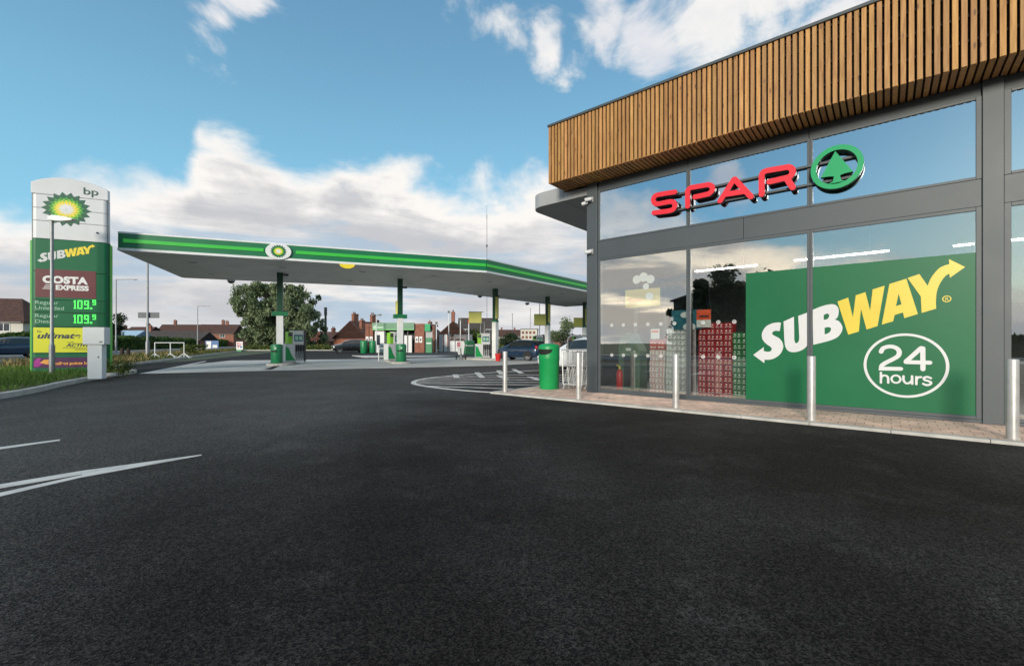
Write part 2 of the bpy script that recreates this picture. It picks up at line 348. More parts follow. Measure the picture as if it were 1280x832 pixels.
K['car_glass'] = mat('tinted car glass', (.018, .024, .026), .04, noise=(1, .2), spec=.9)
K['car_red'] = mat('red lamp lens', (.35, .01, .015), .2, noise=(3, .1))
K['car_lens'] = mat('clear lamp lens', (.6, .62, .64), .12, noise=(3, .1))
K['chrome'] = mat('alloy', (.55, .56, .57), .28, .8, noise=(5, .1))
K['bark'] = mat('bark', (.055, .042, .03), .9, noise=(4, .35), bump=(12, .02))
K['leaf_willow'] = mat_leaf('willow leaves', (.085, .125, .055), (.29, .34, .19))
K['leaf_dark'] = mat_leaf('dark leaves', (.018, .034, .014), (.06, .09, .034))
K['leaf_hedge'] = mat_leaf('hedge leaves', (.03, .065, .014), (.11, .18, .04))
K['leaf_mid'] = mat_leaf('bush leaves', (.03, .055, .014), (.16, .19, .04))
K['grass'] = mat_leaf('verge grass', (.06, .13, .02), (.22, .34, .07))
K['straw'] = mat_leaf('dry grass', (.22, .17, .07), (.45, .36, .17))
K['red'] = mat('red enamel', (.55, .015, .015), .35, noise=(3, .1))
K['pack_red'] = mat('red printed film', (.44, .012, .024), .3, noise=(9, .35))
K['pack_silver'] = mat('silver printed film', (.78, .80, .78), .35, .0, noise=(9, .3))
K['pack_green'] = mat('green printed film', (.03, .22, .06), .3, noise=(9, .45))
K['pack_white'] = mat('white card', (.78, .76, .74), .5, noise=(6, .08))
K['tank'] = mat('bottle green plastic', (.06, .12, .07), .42, noise=(2, .2))
K['teal'] = mat('teal print', (.012, .13, .18), .4, noise=(3, .15))
K['oranger'] = mat('orange red print', (.72, .09, .03), .4, noise=(3, .08))
K['paper'] = mat('white paper', (.72, .72, .70), .6, noise=(3, .05))
K['yellowposter'] = mat('yellow poster', (.62, .47, .09), .5, noise=(3, .12))
K['floor'] = mat('shop floor tile', (.34, .33, .31), .35, noise=(1.5, .1))
K['inwall'] = mat('shop inner wall', (.13, .13, .13), .7, noise=(.7, .1))
K['indark'] = mat('dark interior panel', (.035, .038, .04), .6, noise=(1, .2))
K['blue'] = mat('blue sign', (.03, .12, .30), .5, noise=(3, .15))
K['signgrey'] = mat('grey sign back', (.10, .11, .12), .6, noise=(3, .15))
K['darkwood'] = mat('dark stained timber', (.035, .022, .015), .8, noise=(5, .3))
K['led_pink'] = mat('pale red label', (.55, .16, .18), .5, noise=(3, .1))
K['flag'] = mat_leaf('lime yellow flag', (.93, .90, .34), (.95, .92, .36)); K['flag'].node_tree.nodes['Mix Shader'].inputs[0].default_value = .45
K['perspex'] = mat_glass('pale screen', .12, (.66, .76, .78))

# ------------------------------------------------------------------ mesh helpers
class MB:
    def __init__(s): s.v = []; s.f = []; s.mi = []; s.tone = []; s.cur = 0; s.t = (1, 1, 1)
    def add(s, vs, fs):
        b = len(s.v); s.v += [tuple(p) for p in vs]; s.tone += [s.t]*len(vs)
        for f in fs: s.f.append(tuple(b+i for i in f)); s.mi.append(s.cur)
        return s
    def box(s, x0, x1, y0, y1, z0, z1):
        v = [(x0,y0,z0),(x1,y0,z0),(x1,y1,z0),(x0,y1,z0),(x0,y0,z1),(x1,y0,z1),(x1,y1,z1),(x0,y1,z1)]
        return s.add(v, [(0,3,2,1),(4,5,6,7),(0,1,5,4),(1,2,6,5),(2,3,7,6),(3,0,4,7)])
    def beam(s, p0, p1, w, h):
        p0 = Vector(p0); p1 = Vector(p1); d = (p1-p0).normalized(); up = Vector((0,0,1)) if abs(d.z) < .95 else Vector((1,0,0))
        a = d.cross(up).normalized()*w/2; b = a.cross(d).normalized()*h/2
        v = [p+sa*a+sb*b for p in (p0,p1) for sa,sb in ((-1,-1),(1,-1),(1,1),(-1,1))]
        return s.add(v, [(0,1,2,3),(7,6,5,4),(0,4,5,1),(1,5,6,2),(2,6,7,3),(3,7,4,0)])
    def tube(s, pts, r, seg=8, close=False):
        pts = [Vector(p) for p in pts]; n = len(pts); rs = r if isinstance(r, (list, tuple)) else [r]*n
        rings = []; prev = None
        for i, p in enumerate(pts):
            d = ((pts[min(i+1,n-1)]-p).normalized() + (p-pts[max(i-1,0)]).normalized())
            if d.length < 1e-6: d = pts[min(i+1,n-1)]-pts[max(i-1,0)]
            d.normalize()
            if prev is None:
                up = Vector((0,0,1)) if abs(d.z) < .9 else Vector((1,0,0)); a = d.cross(up).normalized()
            else: a = (prev - d*prev.dot(d)).normalized()
            prev = a; b = d.cross(a)
            rings.append([p + (a*math.cos(t)+b*math.sin(t))*rs[i] for t in [2*math.pi*k/seg for k in range(seg)]])
        v = [q for rg in rings for q in rg]; f = []
        for i in range(n-1):
            for k in range(seg): f.append((i*seg+k, i*seg+(k+1)%seg, (i+1)*seg+(k+1)%seg, (i+1)*seg+k))
        f.append(tuple(reversed(range(seg)))); f.append(tuple((n-1)*seg+k for k in range(seg)))
        return s.add(v, f)
    def lathe(s, prof, seg=24, c=(0,0,0), cap=True):
        v = []; f = []; n = len(prof)
        for r, z in prof:
            for k in range(seg):
                t = 2*math.pi*k/seg; v.append((c[0]+r*math.cos(t), c[1]+r*math.sin(t), c[2]+z))
        for i in range(n-1):
            for k in range(seg): f.append((i*seg+k, i*seg+(k+1)%seg, (i+1)*seg+(k+1)%seg, (i+1)*seg+k))
        if cap: f.append(tuple(reversed(range(seg)))); f.append(tuple((n-1)*seg+k for k in range(seg)))
        return s.add(v, f)
    def prism(s, poly, z0, z1):
        n = len(poly); v = [(x,y,z0) for x,y in poly]+[(x,y,z1) for x,y in poly]
        f = [tuple(reversed(range(n))), tuple(range(n,2*n))]+[(i,(i+1)%n,n+(i+1)%n,n+i) for i in range(n)]
        return s.add(v, f)
    def prism_xz(s, poly, y0, y1):
        n = len(poly); v = [(x,y0,z) for x,z in poly]+[(x,y1,z) for x,z in poly]
        f = [tuple(range(n)), tuple(reversed(range(n,2*n)))]+[(i,n+i,n+(i+1)%n,(i+1)%n) for i in range(n)]
        return s.add(v, f)
    def ball(s, c, r, seg=12, rings=8, sc=(1,1,1)):
        prof = []
        v = []; f = []
        for i in range(rings+1):
            a = math.pi*i/rings
            for k in range(seg):
                t = 2*math.pi*k/seg; v.append((c[0]+r*sc[0]*math.sin(a)*math.cos(t), c[1]+r*sc[1]*math.sin(a)*math.sin(t), c[2]-r*sc[2]*math.cos(a)))
        for i in range(rings):
            for k in range(seg): f.append((i*seg+k, i*seg+(k+1)%seg, (i+1)*seg+(k+1)%seg, (i+1)*seg+k))
        return s.add(v, f)
    def quad(s, a, b, c, d): return s.add([a,b,c,d], [(0,1,2,3)])
    def build(s, name, mats, parent=None, loc=(0,0,0), rz=0, smooth=False, bevel=0, tone=False, seg=2):
        me = bpy.data.meshes.new(name); me.from_pydata(s.v, [], s.f); me.update()
        if not isinstance(mats, (list, tuple)): mats = [mats]
        for m in mats: me.materials.append(K[m] if isinstance(m, str) else m)
        if len(mats) > 1: me.polygons.foreach_set('material_index', s.mi)
        if tone:
            a = me.color_attributes.new('tone', 'FLOAT_COLOR', 'POINT')
            a.data.foreach_set('color', [c for t in s.tone for c in (t[0], t[1], t[2], 1)])
        bm = bmesh.new(); bm.from_mesh(me); bmesh.ops.recalc_face_normals(bm, faces=bm.faces) if not tone else None; bm.to_mesh(me); bm.free()
        if smooth:
            me.polygons.foreach_set('use_smooth', [True]*len(me.polygons))
            try: me.set_sharp_from_angle(angle=R(40))
            except Exception: pass
        o = bpy.data.objects.new(name, me); COL.objects.link(o); o.location = loc; o.rotation_euler = (0,0,rz)
        if parent: o.parent = parent
        if bevel:
            b = o.modifiers.new('bevel','BEVEL'); b.width = bevel; b.segments = seg; b.limit_method = 'ANGLE'; b.angle_limit = R(40)
        return o

def thing(name, label, cat, loc=(0,0,0), rz=0, group=None):
    o = bpy.data.objects.new(name, None); COL.objects.link(o); o.location = loc; o.rotation_euler = (0,0,rz); o.empty_display_size = .2
    return tag(o, label, cat, group)
def tag(o, label, cat, group=None):
    o['label'] = label; o['category'] = cat
    if group: o['group'] = group
    return o
def struct(o, kind='structure'): o['kind'] = kind; return o
def dup(root, loc=None, rz=None, label=None, group=None):
    kids = {}
    for o in bpy.data.objects:
        if o.parent: kids.setdefault(o.parent, []).append(o)
    def cp(o, par):
        c = o.copy(); COL.objects.link(c)
        if par: c.parent = par
        for k in kids.get(o, []): cp(k, c)
        return c
    r = cp(root, None)
    if loc is not None: r.location = loc
    if rz is not None: r.rotation_euler = (0,0,rz)
    if label: r['label'] = label
    if group: r['group'] = group
    return r

def smooth_loop(pts, closed=True, sub=5):
    """points (x,y) are rounded through, points (x,y,1) stay corners"""
    n = len(pts); out = []
    rng = range(n) if closed else range(n-1)
    for i in rng:
        p1, p2 = pts[i], pts[(i+1)%n]
        p0 = pts[(i-1)%n] if (closed or i > 0) else p1; p3 = pts[(i+2)%n] if (closed or i+2 < n) else p2
        if len(p1) > 2: p0 = p1
        if len(p2) > 2: p3 = p2
        out.append((p1[0], p1[1]))
        if len(p1) > 2 and len(p2) > 2: continue
        for k in range(1, sub):
            t = k/sub
            q = [.5*((2*p1[j])+(-p0[j]+p2[j])*t+(2*p0[j]-5*p1[j]+4*p2[j]-p3[j])*t*t+(-p0[j]+3*p1[j]-3*p2[j]+p3[j])*t**3) for j in (0,1)]
            out.append(tuple(q))
    if not closed: out.append((pts[-1][0], pts[-1][1]))
    return out
def stroke(pts, w, cap=True):
    """one outline round a polyline of width w, with round ends"""
    P = [Vector((p[0], p[1])) for p in pts]; n = len(P); lft = []; rgt = []
    for i in range(n):
        d1 = (P[i]-P[i-1]).normalized() if i else (P[1]-P[0]).normalized()
        d2 = (P[i+1]-P[i]).normalized() if i < n-1 else d1
        t = (d1+d2); t = t.normalized() if t.length > 1e-6 else d1
        nn = Vector((-t.y, t.x)); k = min(1.5, 1/max(.5, nn.dot(Vector((-d1.y, d1.x)))))
        lft.append(P[i]+nn*w/2*k); rgt.append(P[i]-nn*w/2*k)
    def capv(c, d):
        if not cap: return []
        a0 = math.atan2(d.x, -d.y)  # from left normal
        base = math.atan2(d.x*1.0, -d.y*1.0)
        out = []
        for k in range(1, 6):
            a = math.atan2(d.y, d.x)+math.pi/2-math.pi*k/6
            out.append(c+Vector((math.cos(a), math.sin(a)))*w/2)
        return out
    de = (P[-1]-P[-2]).normalized(); ds = (P[0]-P[1]).normalized()
    lp = lft+capv(P[-1], de)+rgt[::-1]+capv(P[0], ds)
    return [(p.x, p.y) for p in lp]
def circle(cx, cz, r, seg=40, rz=None): return [(cx+r*math.cos(2*math.pi*k/seg), cz+(rz or r)*math.sin(2*math.pi*k/seg)) for k in range(seg)]

def solid(shapes, depth):
    """shapes: list of [outer, hole, ...] in (x,z); filled and extruded; returns a mesh facing -Y, front face at y=0 and body behind it"""
    MBs = MB()
    for idx, loops in enumerate(shapes):
        cu = bpy.data.curves.new('tmp', 'CURVE'); cu.dimensions = '2D'; cu.fill_mode = 'BOTH'; cu.extrude = depth/2
        for lp in loops:
            sp = cu.splines.new('POLY'); sp.points.add(len(lp)-1); sp.use_cyclic_u = True
            for p, q in zip(sp.points, lp): p.co = (q[0], q[1], 0, 1)
        ob = bpy.data.objects.new('tmp', cu); COL.objects.link(ob)
        me = bpy.data.meshes.new_from_object(ob.evaluated_get(bpy.context.evaluated_depsgraph_get()))
        off = idx*.0008
        MBs.add([(v.co.x, -v.co.z+depth/2-off, v.co.y) for v in me.vertices], [tuple(p.vertices) for p in me.polygons])
        bpy.data.objects.remove(ob); bpy.data.curves.remove(cu); bpy.data.meshes.remove(me)
    return MBs
def text(s, size, depth=.004, offset=0., align='LEFT', sx=1., shear=0., spacing=1.):
    cu = bpy.data.curves.new('tmp', 'FONT'); cu.body = s; cu.size = size; cu.extrude = depth/2; cu.offset = offset; cu.align_x = align; cu.shear = shear; cu.space_character = spacing
    ob = bpy.data.objects.new('tmp', cu); COL.objects.link(ob)
    me = bpy.data.meshes.new_from_object(ob.evaluated_get(bpy.context.evaluated_depsgraph_get()))
    b = MB(); b.add([(v.co.x*sx, -v.co.z+depth/2, v.co.y) for v in me.vertices], [tuple(p.vertices) for p in me.polygons])
    bpy.data.objects.remove(ob); bpy.data.curves.remove(cu); bpy.data.meshes.remove(me)
    return b
def moved(mb, dx=0, dy=0, dz=0, sx=1, sz=1):
    mb.v = [(x*sx+dx, y+dy, z*sz+dz) for x, y, z in mb.v]; return mb
def merge(a, b):
    a.add(b.v, b.f); return a
def G(u, v, z=0.0):                     # ground point seen at a pixel of the 1280x832 photograph
    Y = F*(H-z)/(v-429); return ((u-640)/F*Y, Y)
def at(u, Y): return ((u-640)/F*Y, Y)
def zz(v, Y): return H+(429-v)/F*Y
VINYL = {"S":[[[3.676,1.577,1],[3.614,1.583],[3.521,1.564],[3.435,1.513],[3.379,1.424],[3.366,1.334],[3.39,1.252],[3.448,1.184],[3.506,1.139],[3.529,1.097],[3.506,1.055],[3.451,1.046],[3.398,1.06,1],[3.398,1.132,1],[3.222,0.983,1],[3.406,0.833,1],[3.413,0.898,1],[3.498,0.9],[3.591,0.938],[3.671,1.017],[3.711,1.128],[3.695,1.225],[3.645,1.296],[3.584,1.335],[3.537,1.371],[3.548,1.412],[3.591,1.433],[3.656,1.424,1]]],"U":[[[3.717,1.597,1],[3.878,1.679,1],[3.883,1.276,1],[3.896,1.214],[3.925,1.207],[3.952,1.245],[3.959,1.31,1],[3.943,1.69,1],[4.101,1.752,1],[4.114,1.36,1],[4.101,1.224],[4.046,1.121],[3.959,1.061],[3.863,1.042],[3.789,1.067],[3.744,1.146],[3.729,1.277,1]]],"B":[[[4.155,1.787,1],[4.278,1.841],[4.388,1.869],[4.469,1.864],[4.52,1.807],[4.526,1.716],[4.509,1.643],[4.472,1.606,1],[4.529,1.577],[4.575,1.493],[4.569,1.403],[4.509,1.306],[4.388,1.243],[4.167,1.176,1]],[[4.316,1.689,1],[4.361,1.715],[4.392,1.697],[4.392,1.656],[4.368,1.62],[4.318,1.605,1]],[[4.329,1.471,1],[4.388,1.481],[4.42,1.456],[4.408,1.403],[4.374,1.373],[4.331,1.354,1]]],"W":[[[4.51,1.913,1],[4.656,1.971,1],[4.719,1.635,1],[4.757,2.002,1],[4.883,2.045,1],[4.944,1.738,1],[4.976,2.083,1],[5.126,2.131,1],[5.038,1.482,1],[4.898,1.429,1],[4.825,1.772,1],[4.798,1.398,1],[4.656,1.347,1]]],"A":[[[5.185,2.154,1],[5.389,2.22,1],[5.523,1.658,1],[5.365,1.599,1],[5.348,1.689,1],[5.248,1.654,1],[5.23,1.553,1],[5.091,1.506,1]],[[5.297,1.991,1],[5.331,1.819,1],[5.265,1.795,1]]],"Y":[[[5.402,2.23,1],[5.54,2.278,1],[5.634,2.089,1],[5.674,2.208],[5.75,2.33],[5.812,2.375],[5.873,2.393,1],[5.869,2.47,1],[6.041,2.332,1],[5.88,2.188,1],[5.873,2.252,1],[5.824,2.21],[5.769,2.104],[5.737,1.986],[5.727,1.848],[5.73,1.731,1],[5.566,1.672,1],[5.557,1.929,1]]]}
HOURS = {"two":[[[5.082,1.064],[5.104,1.117],[5.157,1.145],[5.221,1.148],[5.279,1.118],[5.305,1.063],[5.289,1.0],[5.232,0.951],[5.147,0.893],[5.093,0.842],[5.084,0.792,1],[5.321,0.797,1]]],"four":[[[5.584,0.797,1],[5.579,1.138,1],[5.555,1.137,1],[5.378,0.906,1],[5.658,0.903,1]]],"h":[[[5.08,0.726,1],[5.08,0.562,1]],[[5.08,0.63],[5.098,0.673],[5.136,0.682],[5.166,0.655],[5.17,0.567]]],"u":[[[5.355,0.682],[5.357,0.616],[5.383,0.574],[5.424,0.579],[5.454,0.622]],[[5.455,0.687,1],[5.457,0.567,1]]],"r":[[[5.505,0.678,1],[5.505,0.563,1]],[[5.505,0.631],[5.525,0.67],[5.56,0.678]]],"s":[[[5.67,0.666],[5.629,0.684],[5.594,0.667],[5.599,0.636],[5.634,0.624],[5.67,0.604],[5.663,0.572],[5.624,0.557],[5.584,0.575]]],"o":[[[5.211,0.629],[5.226,0.672],[5.263,0.69],[5.305,0.676],[5.318,0.631],[5.3,0.588],[5.263,0.573],[5.226,0.589],[5.211,0.629]]]}
SPAR = {"S":[[[1.798,4.332,1],[1.448,4.351],[1.356,4.322],[1.342,4.242],[1.415,4.162],[1.71,4.151],[1.79,4.094],[1.79,4.023],[1.71,3.966],[1.347,3.987,1]]],"P":[[[2.056,3.986,1],[2.056,4.299,1],[2.109,4.346],[2.17,4.346,1],[2.451,4.333,1],[2.523,4.286],[2.53,4.202],[2.465,4.148,1],[2.2,4.143,1]]],"A":[[[2.676,3.969,1],[2.888,4.334,1],[2.93,4.346],[2.972,4.314,1],[3.215,3.935,1]],[[2.761,4.073,1],[3.125,4.055,1]]],"R":[[[3.392,3.941,1],[3.392,4.291,1],[3.421,4.342],[3.488,4.354,1],[3.813,4.336,1],[3.867,4.291],[3.876,4.215],[3.831,4.152,1],[3.517,4.141,1]],[[3.786,4.142,1],[3.88,3.958,1]]]}
# ================================================================== ground
EX = Vector((.9330, .3599)); EP = Vector((-.3599, .9330))       # canopy axes: along its front, and away from the camera
RD = Vector((-.40, .9165))                                       # main road direction
b = MB(); b.prism([(-1500,-1500),(1500,-1500),(1500,3000),(-1500,3000)], -.5, -.012)
struct(b.build('ground', 'land'))
b = MB(); b.prism([(-22,-40),(60,-40),(60,78),(-38,78),(-22,30)], -.3, 0)
struct(b.build('forecourt', 'asphalt'))
# main road on the left
def rd(p, t, o=0): n = Vector((-RD.y, RD.x)); q = Vector(p)+RD*t+n*o; return (q.x, q.y)
r0 = (-26.6, 23.4)
b = MB(); b.prism([rd(r0,-90), rd(r0,260), rd(r0,260,9.5), rd(r0,-90,9.5)], -.25, .004); struct(b.build('main_road', 'road'))
b = MB()
for t in range(-60, 200, 9): b.prism([rd(r0,t,4.6), rd(r0,t+4,4.6), rd(r0,t+4,4.75), rd(r0,t,4.75)], .005, .008)
struct(b.build('road_centre_line', 'paint'))
b = MB(); b.prism([rd(r0,-90,9.5), rd(r0,260,9.5), rd(r0,260,12), rd(r0,-90,12)], -.2, .12); struct(b.build('footpath', 'kerb'))
# verge between the forecourt and the road, with its kerb
front = [(-7.6,-8),(-9.6,4.5),(-11.25,9.75),(-12.9,12.7),(-14.2,15.3),(-14.95,17.0),(-15.25,17.75),(-15.75,18.35),(-16.6,18.75)]
back_ = [(-18.6,20.7),(-20.3,23.2),(-24.3,31.2),(-30.5,44),(-41.5,67.2),(-47,78)]
edge = front + back_
far = [rd(r0,62,-.25), rd(r0,-33,-.25)]
b = MB(); b.prism(edge+far, -.2, .085); struct(b.build('verge', 'soil'))
def ribbon(pts, w):
    n = len(pts); o = []
    for i in range(n):
        d = (Vector(pts[min(i+1,n-1)])-Vector(pts[max(i-1,0)])).normalized(); o.append(Vector((d.y,-d.x))*w)
    return [tuple(Vector(p)) for p in pts], [tuple(Vector(p)+q) for p, q in zip(pts, o)]
sm = smooth_loop(edge, closed=False, sub=5)
a_, c_ = ribbon(sm, .15)
b = MB()
for i in range(len(sm)-1): b.prism([a_[i], c_[i], c_[i+1], a_[i+1]], -.1, .125)
struct(b.build('verge_kerb', 'kerb', bevel=.015))
# concrete pads under the canopy
PA, PB = Vector((-14.7,17.5)), Vector((-.9,24.1))
pad = [(-14.75,17.6),(-11.2,19.3),(-5.5,21.9),(-.9,24.1),(2.3,27.6),(8.6,36.5),(3.8,44.5),(-2,40.0),(-9.5,34.4),(-19.6,31.0),(-18.0,24.5)]
b = MB(); b.prism(pad, -.2, .006); struct(b.build('concrete_pad', 'concrete'))
# darker asphalt bands between the pad lanes, painted edges
b = MB()
b.prism([G(330,462),G(352,453.6),G(358,453.6),G(342,462)], .007, .010)
struct(b.build('drain_band', 'asphalt'))
b = MB()
for q in ([(318,462.2),(340,453.2),(344,453.2),(325,462.2)], [(340,462.2),(356,454.6),(360,454.8),(350,462)], [(175,467),(255,451.5),(259,451.5),(187,466.5)]):
    b.prism([G(u,v) for u,v in q], .011, .014)
struct(b.build('forecourt_lane_marking', 'paint'))
b = MB(); b.prism([G(455,446.8),G(545,446.2),G(570,444.6),G(440,444.6)], -.2, .05); struct(b.build('far_concrete_strip', 'concrete'))
b = MB(); b.prism([(-48,74),(30,74),(30,75.2),(-48,75.2)], -.2, .12); struct(b.build('far_kerb', 'kerb'))
# painted lines near the camera
b = MB()
def gq(*px): b.prism([G(u,v) for u,v in px], .001, .005)
gq((75,549.2),(75,550.6),(-90,574.5),(-90,570.5))
struct(b.build('lane_line', 'paint'))
b = MB()
gq((252,568.2),(252,569.0),(102,596.6),(102,588.6))
gq((101.9,588.6),(101.9,592.9),(-60,620.5),(-60,615.5))
gq((101.9,593.9),(101.9,596.6),(-60,634.5),(-60,629))
struct(b.build('entrance_line', 'paint'))
# hatched walkway and bay markings before the shop's far end
def pline(px, w, z=.002, close=False):
    q = smooth_loop([G(*p[:2])+tuple(p[2:]) for p in px], closed=False, sub=4)
    lo, hi = [], []
    n = len(q)
    for i in range(n):
        d = (Vector(q[min(i+1,n-1)])-Vector(q[max(i-1,0)])).normalized(); nn = Vector((-d.y,d.x))*w/2
        lo.append(tuple(Vector(q[i])+nn)); hi.append(tuple(Vector(q[i])-nn))
    return lo, hi
def line(bm, px, w, z=.002):
    lo, hi = pline(px, w)
    for i in range(len(lo)-1): bm.prism([lo[i], hi[i], hi[i+1], lo[i+1]], z-.004, z+.003)
b = MB()
line(b, [(622,490.6),(580,487.8),(545,484.2),(522,480.6),(517,478),(524,474.5),(548,471),(600,466.6),(640,464.2),(680,462.6),(740,461.5)], .16)
struct(b.build('bay_outline_marking', 'paint'))
b = MB()
for k, px in enumerate(([(527,482),(600,484.4),(672,487.2)], [(521,478.8),(600,480.2),(690,481)], [(519,476.6),(600,477.4),(740,478)], [(523,474.5),(600,474.4),(740,475.2)], [(530,472.8),(600,471.6),(740,472)], [(545,471),(640,468.6),(740,468.6)])):
    line(b, px, .11, z=.003+k*.0003)
struct(b.build('hatching_marking', 'worn_paint'))
b = MB()
for k, px in enumerate(([(569,468),(571,472)], [(596,465.5),(603,472)], [(623,463),(627,467.5)], [(624,469.5),(632,473.4)], [(642,461.5),(652,466.5)], [(662,471),(675,475.2)], [(684,462.5),(694,466.5)])):
    line(b, px, .2, z=.0075+k*.0003)
struct(b.build('bay_number_marking', 'paint'))

# ================================================================== the shop
TH = math.atan2(555, 662)
OX, OY = 2.12, 10.5
shop = thing('shop_building', 'flat roofed glass fronted shop with vertical timber slat fascia and grey metal frame', 'shop', (OX, OY, 0), -TH)
def SL(s, n): # shop frame -> world ground point (s along the front, n out from the glass)
    return (OX+s*math.cos(TH)-n*math.sin(TH), OY-s*math.sin(TH)-n*math.cos(TH))
LEN = 13.0
# paved apron
b = MB(); b.prism([(-2.15,-1.6+.14),(LEN+3,-1.6+.14),(LEN+3,-.01),(-.37,-.01),(-.37,9.5),(-2.15+.14,9.5),(-2.15+.14,-1.3)], -.2, .036)
o = struct(b.build('pavement', 'paver', loc=(OX,OY,0), rz=-TH))
b = MB()
for i in range(17): b.box(-2.15+i*.915+.02 if i else -2.15+.14, -2.15+(i+1)*.915-.004+.02, -1.6, -1.6+.137, -.1, .040)
for i in range(11): b.box(-2.15, -2.15+.137, -1.44+i*.95, -1.44+(i+1)*.95-.006, -.1, .040)
b.prism([(-2.15,-1.445),(-2.15+.137,-1.445),(-2.15+.137,-1.6),(-2.1,-1.6)], -.1, .040)
struct(b.build('pavement_edging', 'kerb', loc=(OX,OY,0), rz=-TH, bevel=.008))

def cb(name, boxes, m, par=shop, bev=.006):
    q = MB()
    for x in boxes: q.box(*x)
    return q.build(name, m, par, bevel=bev)
for x0, x1 in ((-.36,-.085), (6.215,6.43), (LEN-.3,LEN)):
    cb('column', [(x0,x1,-.075,.22,.037,5.02)], 'grey')
cb('base_rail', [(-.085,6.215,-.055,.12,.037,.085),(6.43,LEN-.3,-.055,.12,.037,.085)], 'grey')
# transom band as separate cladding panels
cb('transom', [(-.083,3.05,-.045,.15,3.20,3.60),(3.056,6.213,-.045,.15,3.20,3.60),(6.432,9.6,-.045,.15,3.20,3.60),(9.606,LEN-.302,-.045,.15,3.20,3.60)], 'grey')
cb('head_panel', [(-.083,2.0,-.03,.15,4.81,5.02),(2.006,4.1,-.03,.15,4.81,5.02),(4.106,6.213,-.03,.15,4.81,5.02),(6.432,9.6,-.03,.15,4.81,5.02),(9.606,LEN-.302,-.03,.15,4.81,5.02)], 'grey')
def window(x0, x1, z0, z1, gl, l=.05, r=.05, t=.05, bt=.05):
    fm = cb('window', [(x0,x0+l,-.05,.10,z0,z1),(x1-r,x1,-.05,.10,z0,z1),(x0+l,x1-r,-.048,.10,z0,z0+bt),(x0+l,x1-r,-.048,.10,z1-t,z1)], 'grey', bev=.004)
    q = MB(); q.box(x0+l-.004, x1-r+.004, -.030, -.020, z0+bt-.004, z1-t+.004); q.build('pane', gl, fm)
    return fm
cuts = [-.083, 2.022, 4.118, 6.213]
for i in range(3):
    l = .06 if i == 0 else .041; r = .06 if i == 2 else .041
    window(cuts[i]+.001, cuts[i+1]-.001, .086, 3.199, 'glass', l, r, .055, .05)
    window(cuts[i]+.001, cuts[i+1]-.001, 3.601, 4.809, 'glass_hi', l, r, .04, .04)
for x0, x1 in ((6.432,9.55),(9.552,LEN-.302)):
    window(x0, x1, .086, 3.199, 'glass', .07, .05, .055, .05); window(x0, x1, 3.601, 4.809, 'glass_hi', .07, .05, .04, .04)
# glazed left end wall
for k in range(4):
    y0 = .222+k*2.2; fm = cb('window', [(-.30,-.20,y0,y0+.06,.06,4.7),(-.30,-.20,y0+2.139,y0+2.199,.06,4.7),(-.30,-.20,y0+.06,y0+2.139,.06,.12),(-.30,-.20,y0+.06,y0+2.139,4.62,4.7),(-.30,-.20,y0+.06,y0+2.139,3.15,3.25)], 'grey', bev=.004)
    q = MB(); q.box(-.256,-.246,y0+.056,y0+2.143,.116,4.624); q.build('pane', 'glass_clear', fm)
cb('wall', [(-.36,-.1,9.024,9.3,.0,5.02),(-.36,LEN,9.301,9.5,0,5.02),(LEN-.001,LEN+.2,-.05,9.5,0,5.02)], 'grey_lt')
cb('shop_floor', [(-.2,LEN-.3,.125,9.0,-.05,.05)], 'floor')
cb('inner_wall', [(-.1,LEN-.3,8.9,9.0,.051,3.4)], 'inwall')
cb('bulkhead', [(-.19,LEN-.3,.45,.5,3.32,4.98),(-.19,LEN-.3,.16,.449,3.3,3.319)], 'indark')
cb('inner_ceiling', [(-.19,LEN-.3,.501,8.9,3.4,3.44)], 'inwall')
# roof box behind the timber
cb('roof', [(-.96,LEN+.5,-.60,9.8,5.14,6.34)], 'grey_dk')
cb('coping', [(-1.05,LEN+.6,-.74,-.25,6.357,6.412),(-1.05,-.75,-.249,9.9,6.357,6.412)], 'grey', bev=.008)
# timber slats: face, end return and soffit
b = MB(); pitch = .0905; w = .061
def tone():
    k = random.uniform(.72, 1.12); return (k, k*random.uniform(.94,1.03), k*random.uniform(.88,1.05))
n = int((LEN+1.5)/pitch); SX = -1.03; FY = -.71; ZB = 5.012; ZTP = 6.355
for i in range(n):
    x = SX+i*pitch; b.t = tone(); j = random.uniform(-.003,.003)
    b.box(x, x+w, FY+j, FY+.042+j, ZB, ZTP)
for i in range(112):
    y = FY+.045+.04+i*pitch; b.t = tone(); b.box(SX, SX+.04, y, y+w, ZB, ZTP)
b.build('timber_slats', 'wood', shop, bevel=.003, tone=True, seg=1)
b = MB()
for i in range(n):
    x = SX+.004+i*pitch; b.t = tone(); b.box(x, x+w, FY+.046, -.01, ZB+.003, ZB+.043)
b.build('soffit_slats', 'wood', shop, tone=True)
cb('slat_batten', [(SX+.05,LEN+.4,FY+.046,FY+.08,z,z+.045) for z in (5.35,5.70,6.05,6.28)]+[(SX+.042,SX+.06,FY+.3,9,z,z+.045) for z in (5.35,5.70,6.05,6.28)], 'black', bev=0)
cb('fascia_backing', [(SX+.07,LEN+.45,FY+.082,FY+.098,ZB+.048,ZTP-.002),(SX+.07,LEN+.4,FY+.1,.0,ZB+.05,ZB+.085)], 'black', bev=0)
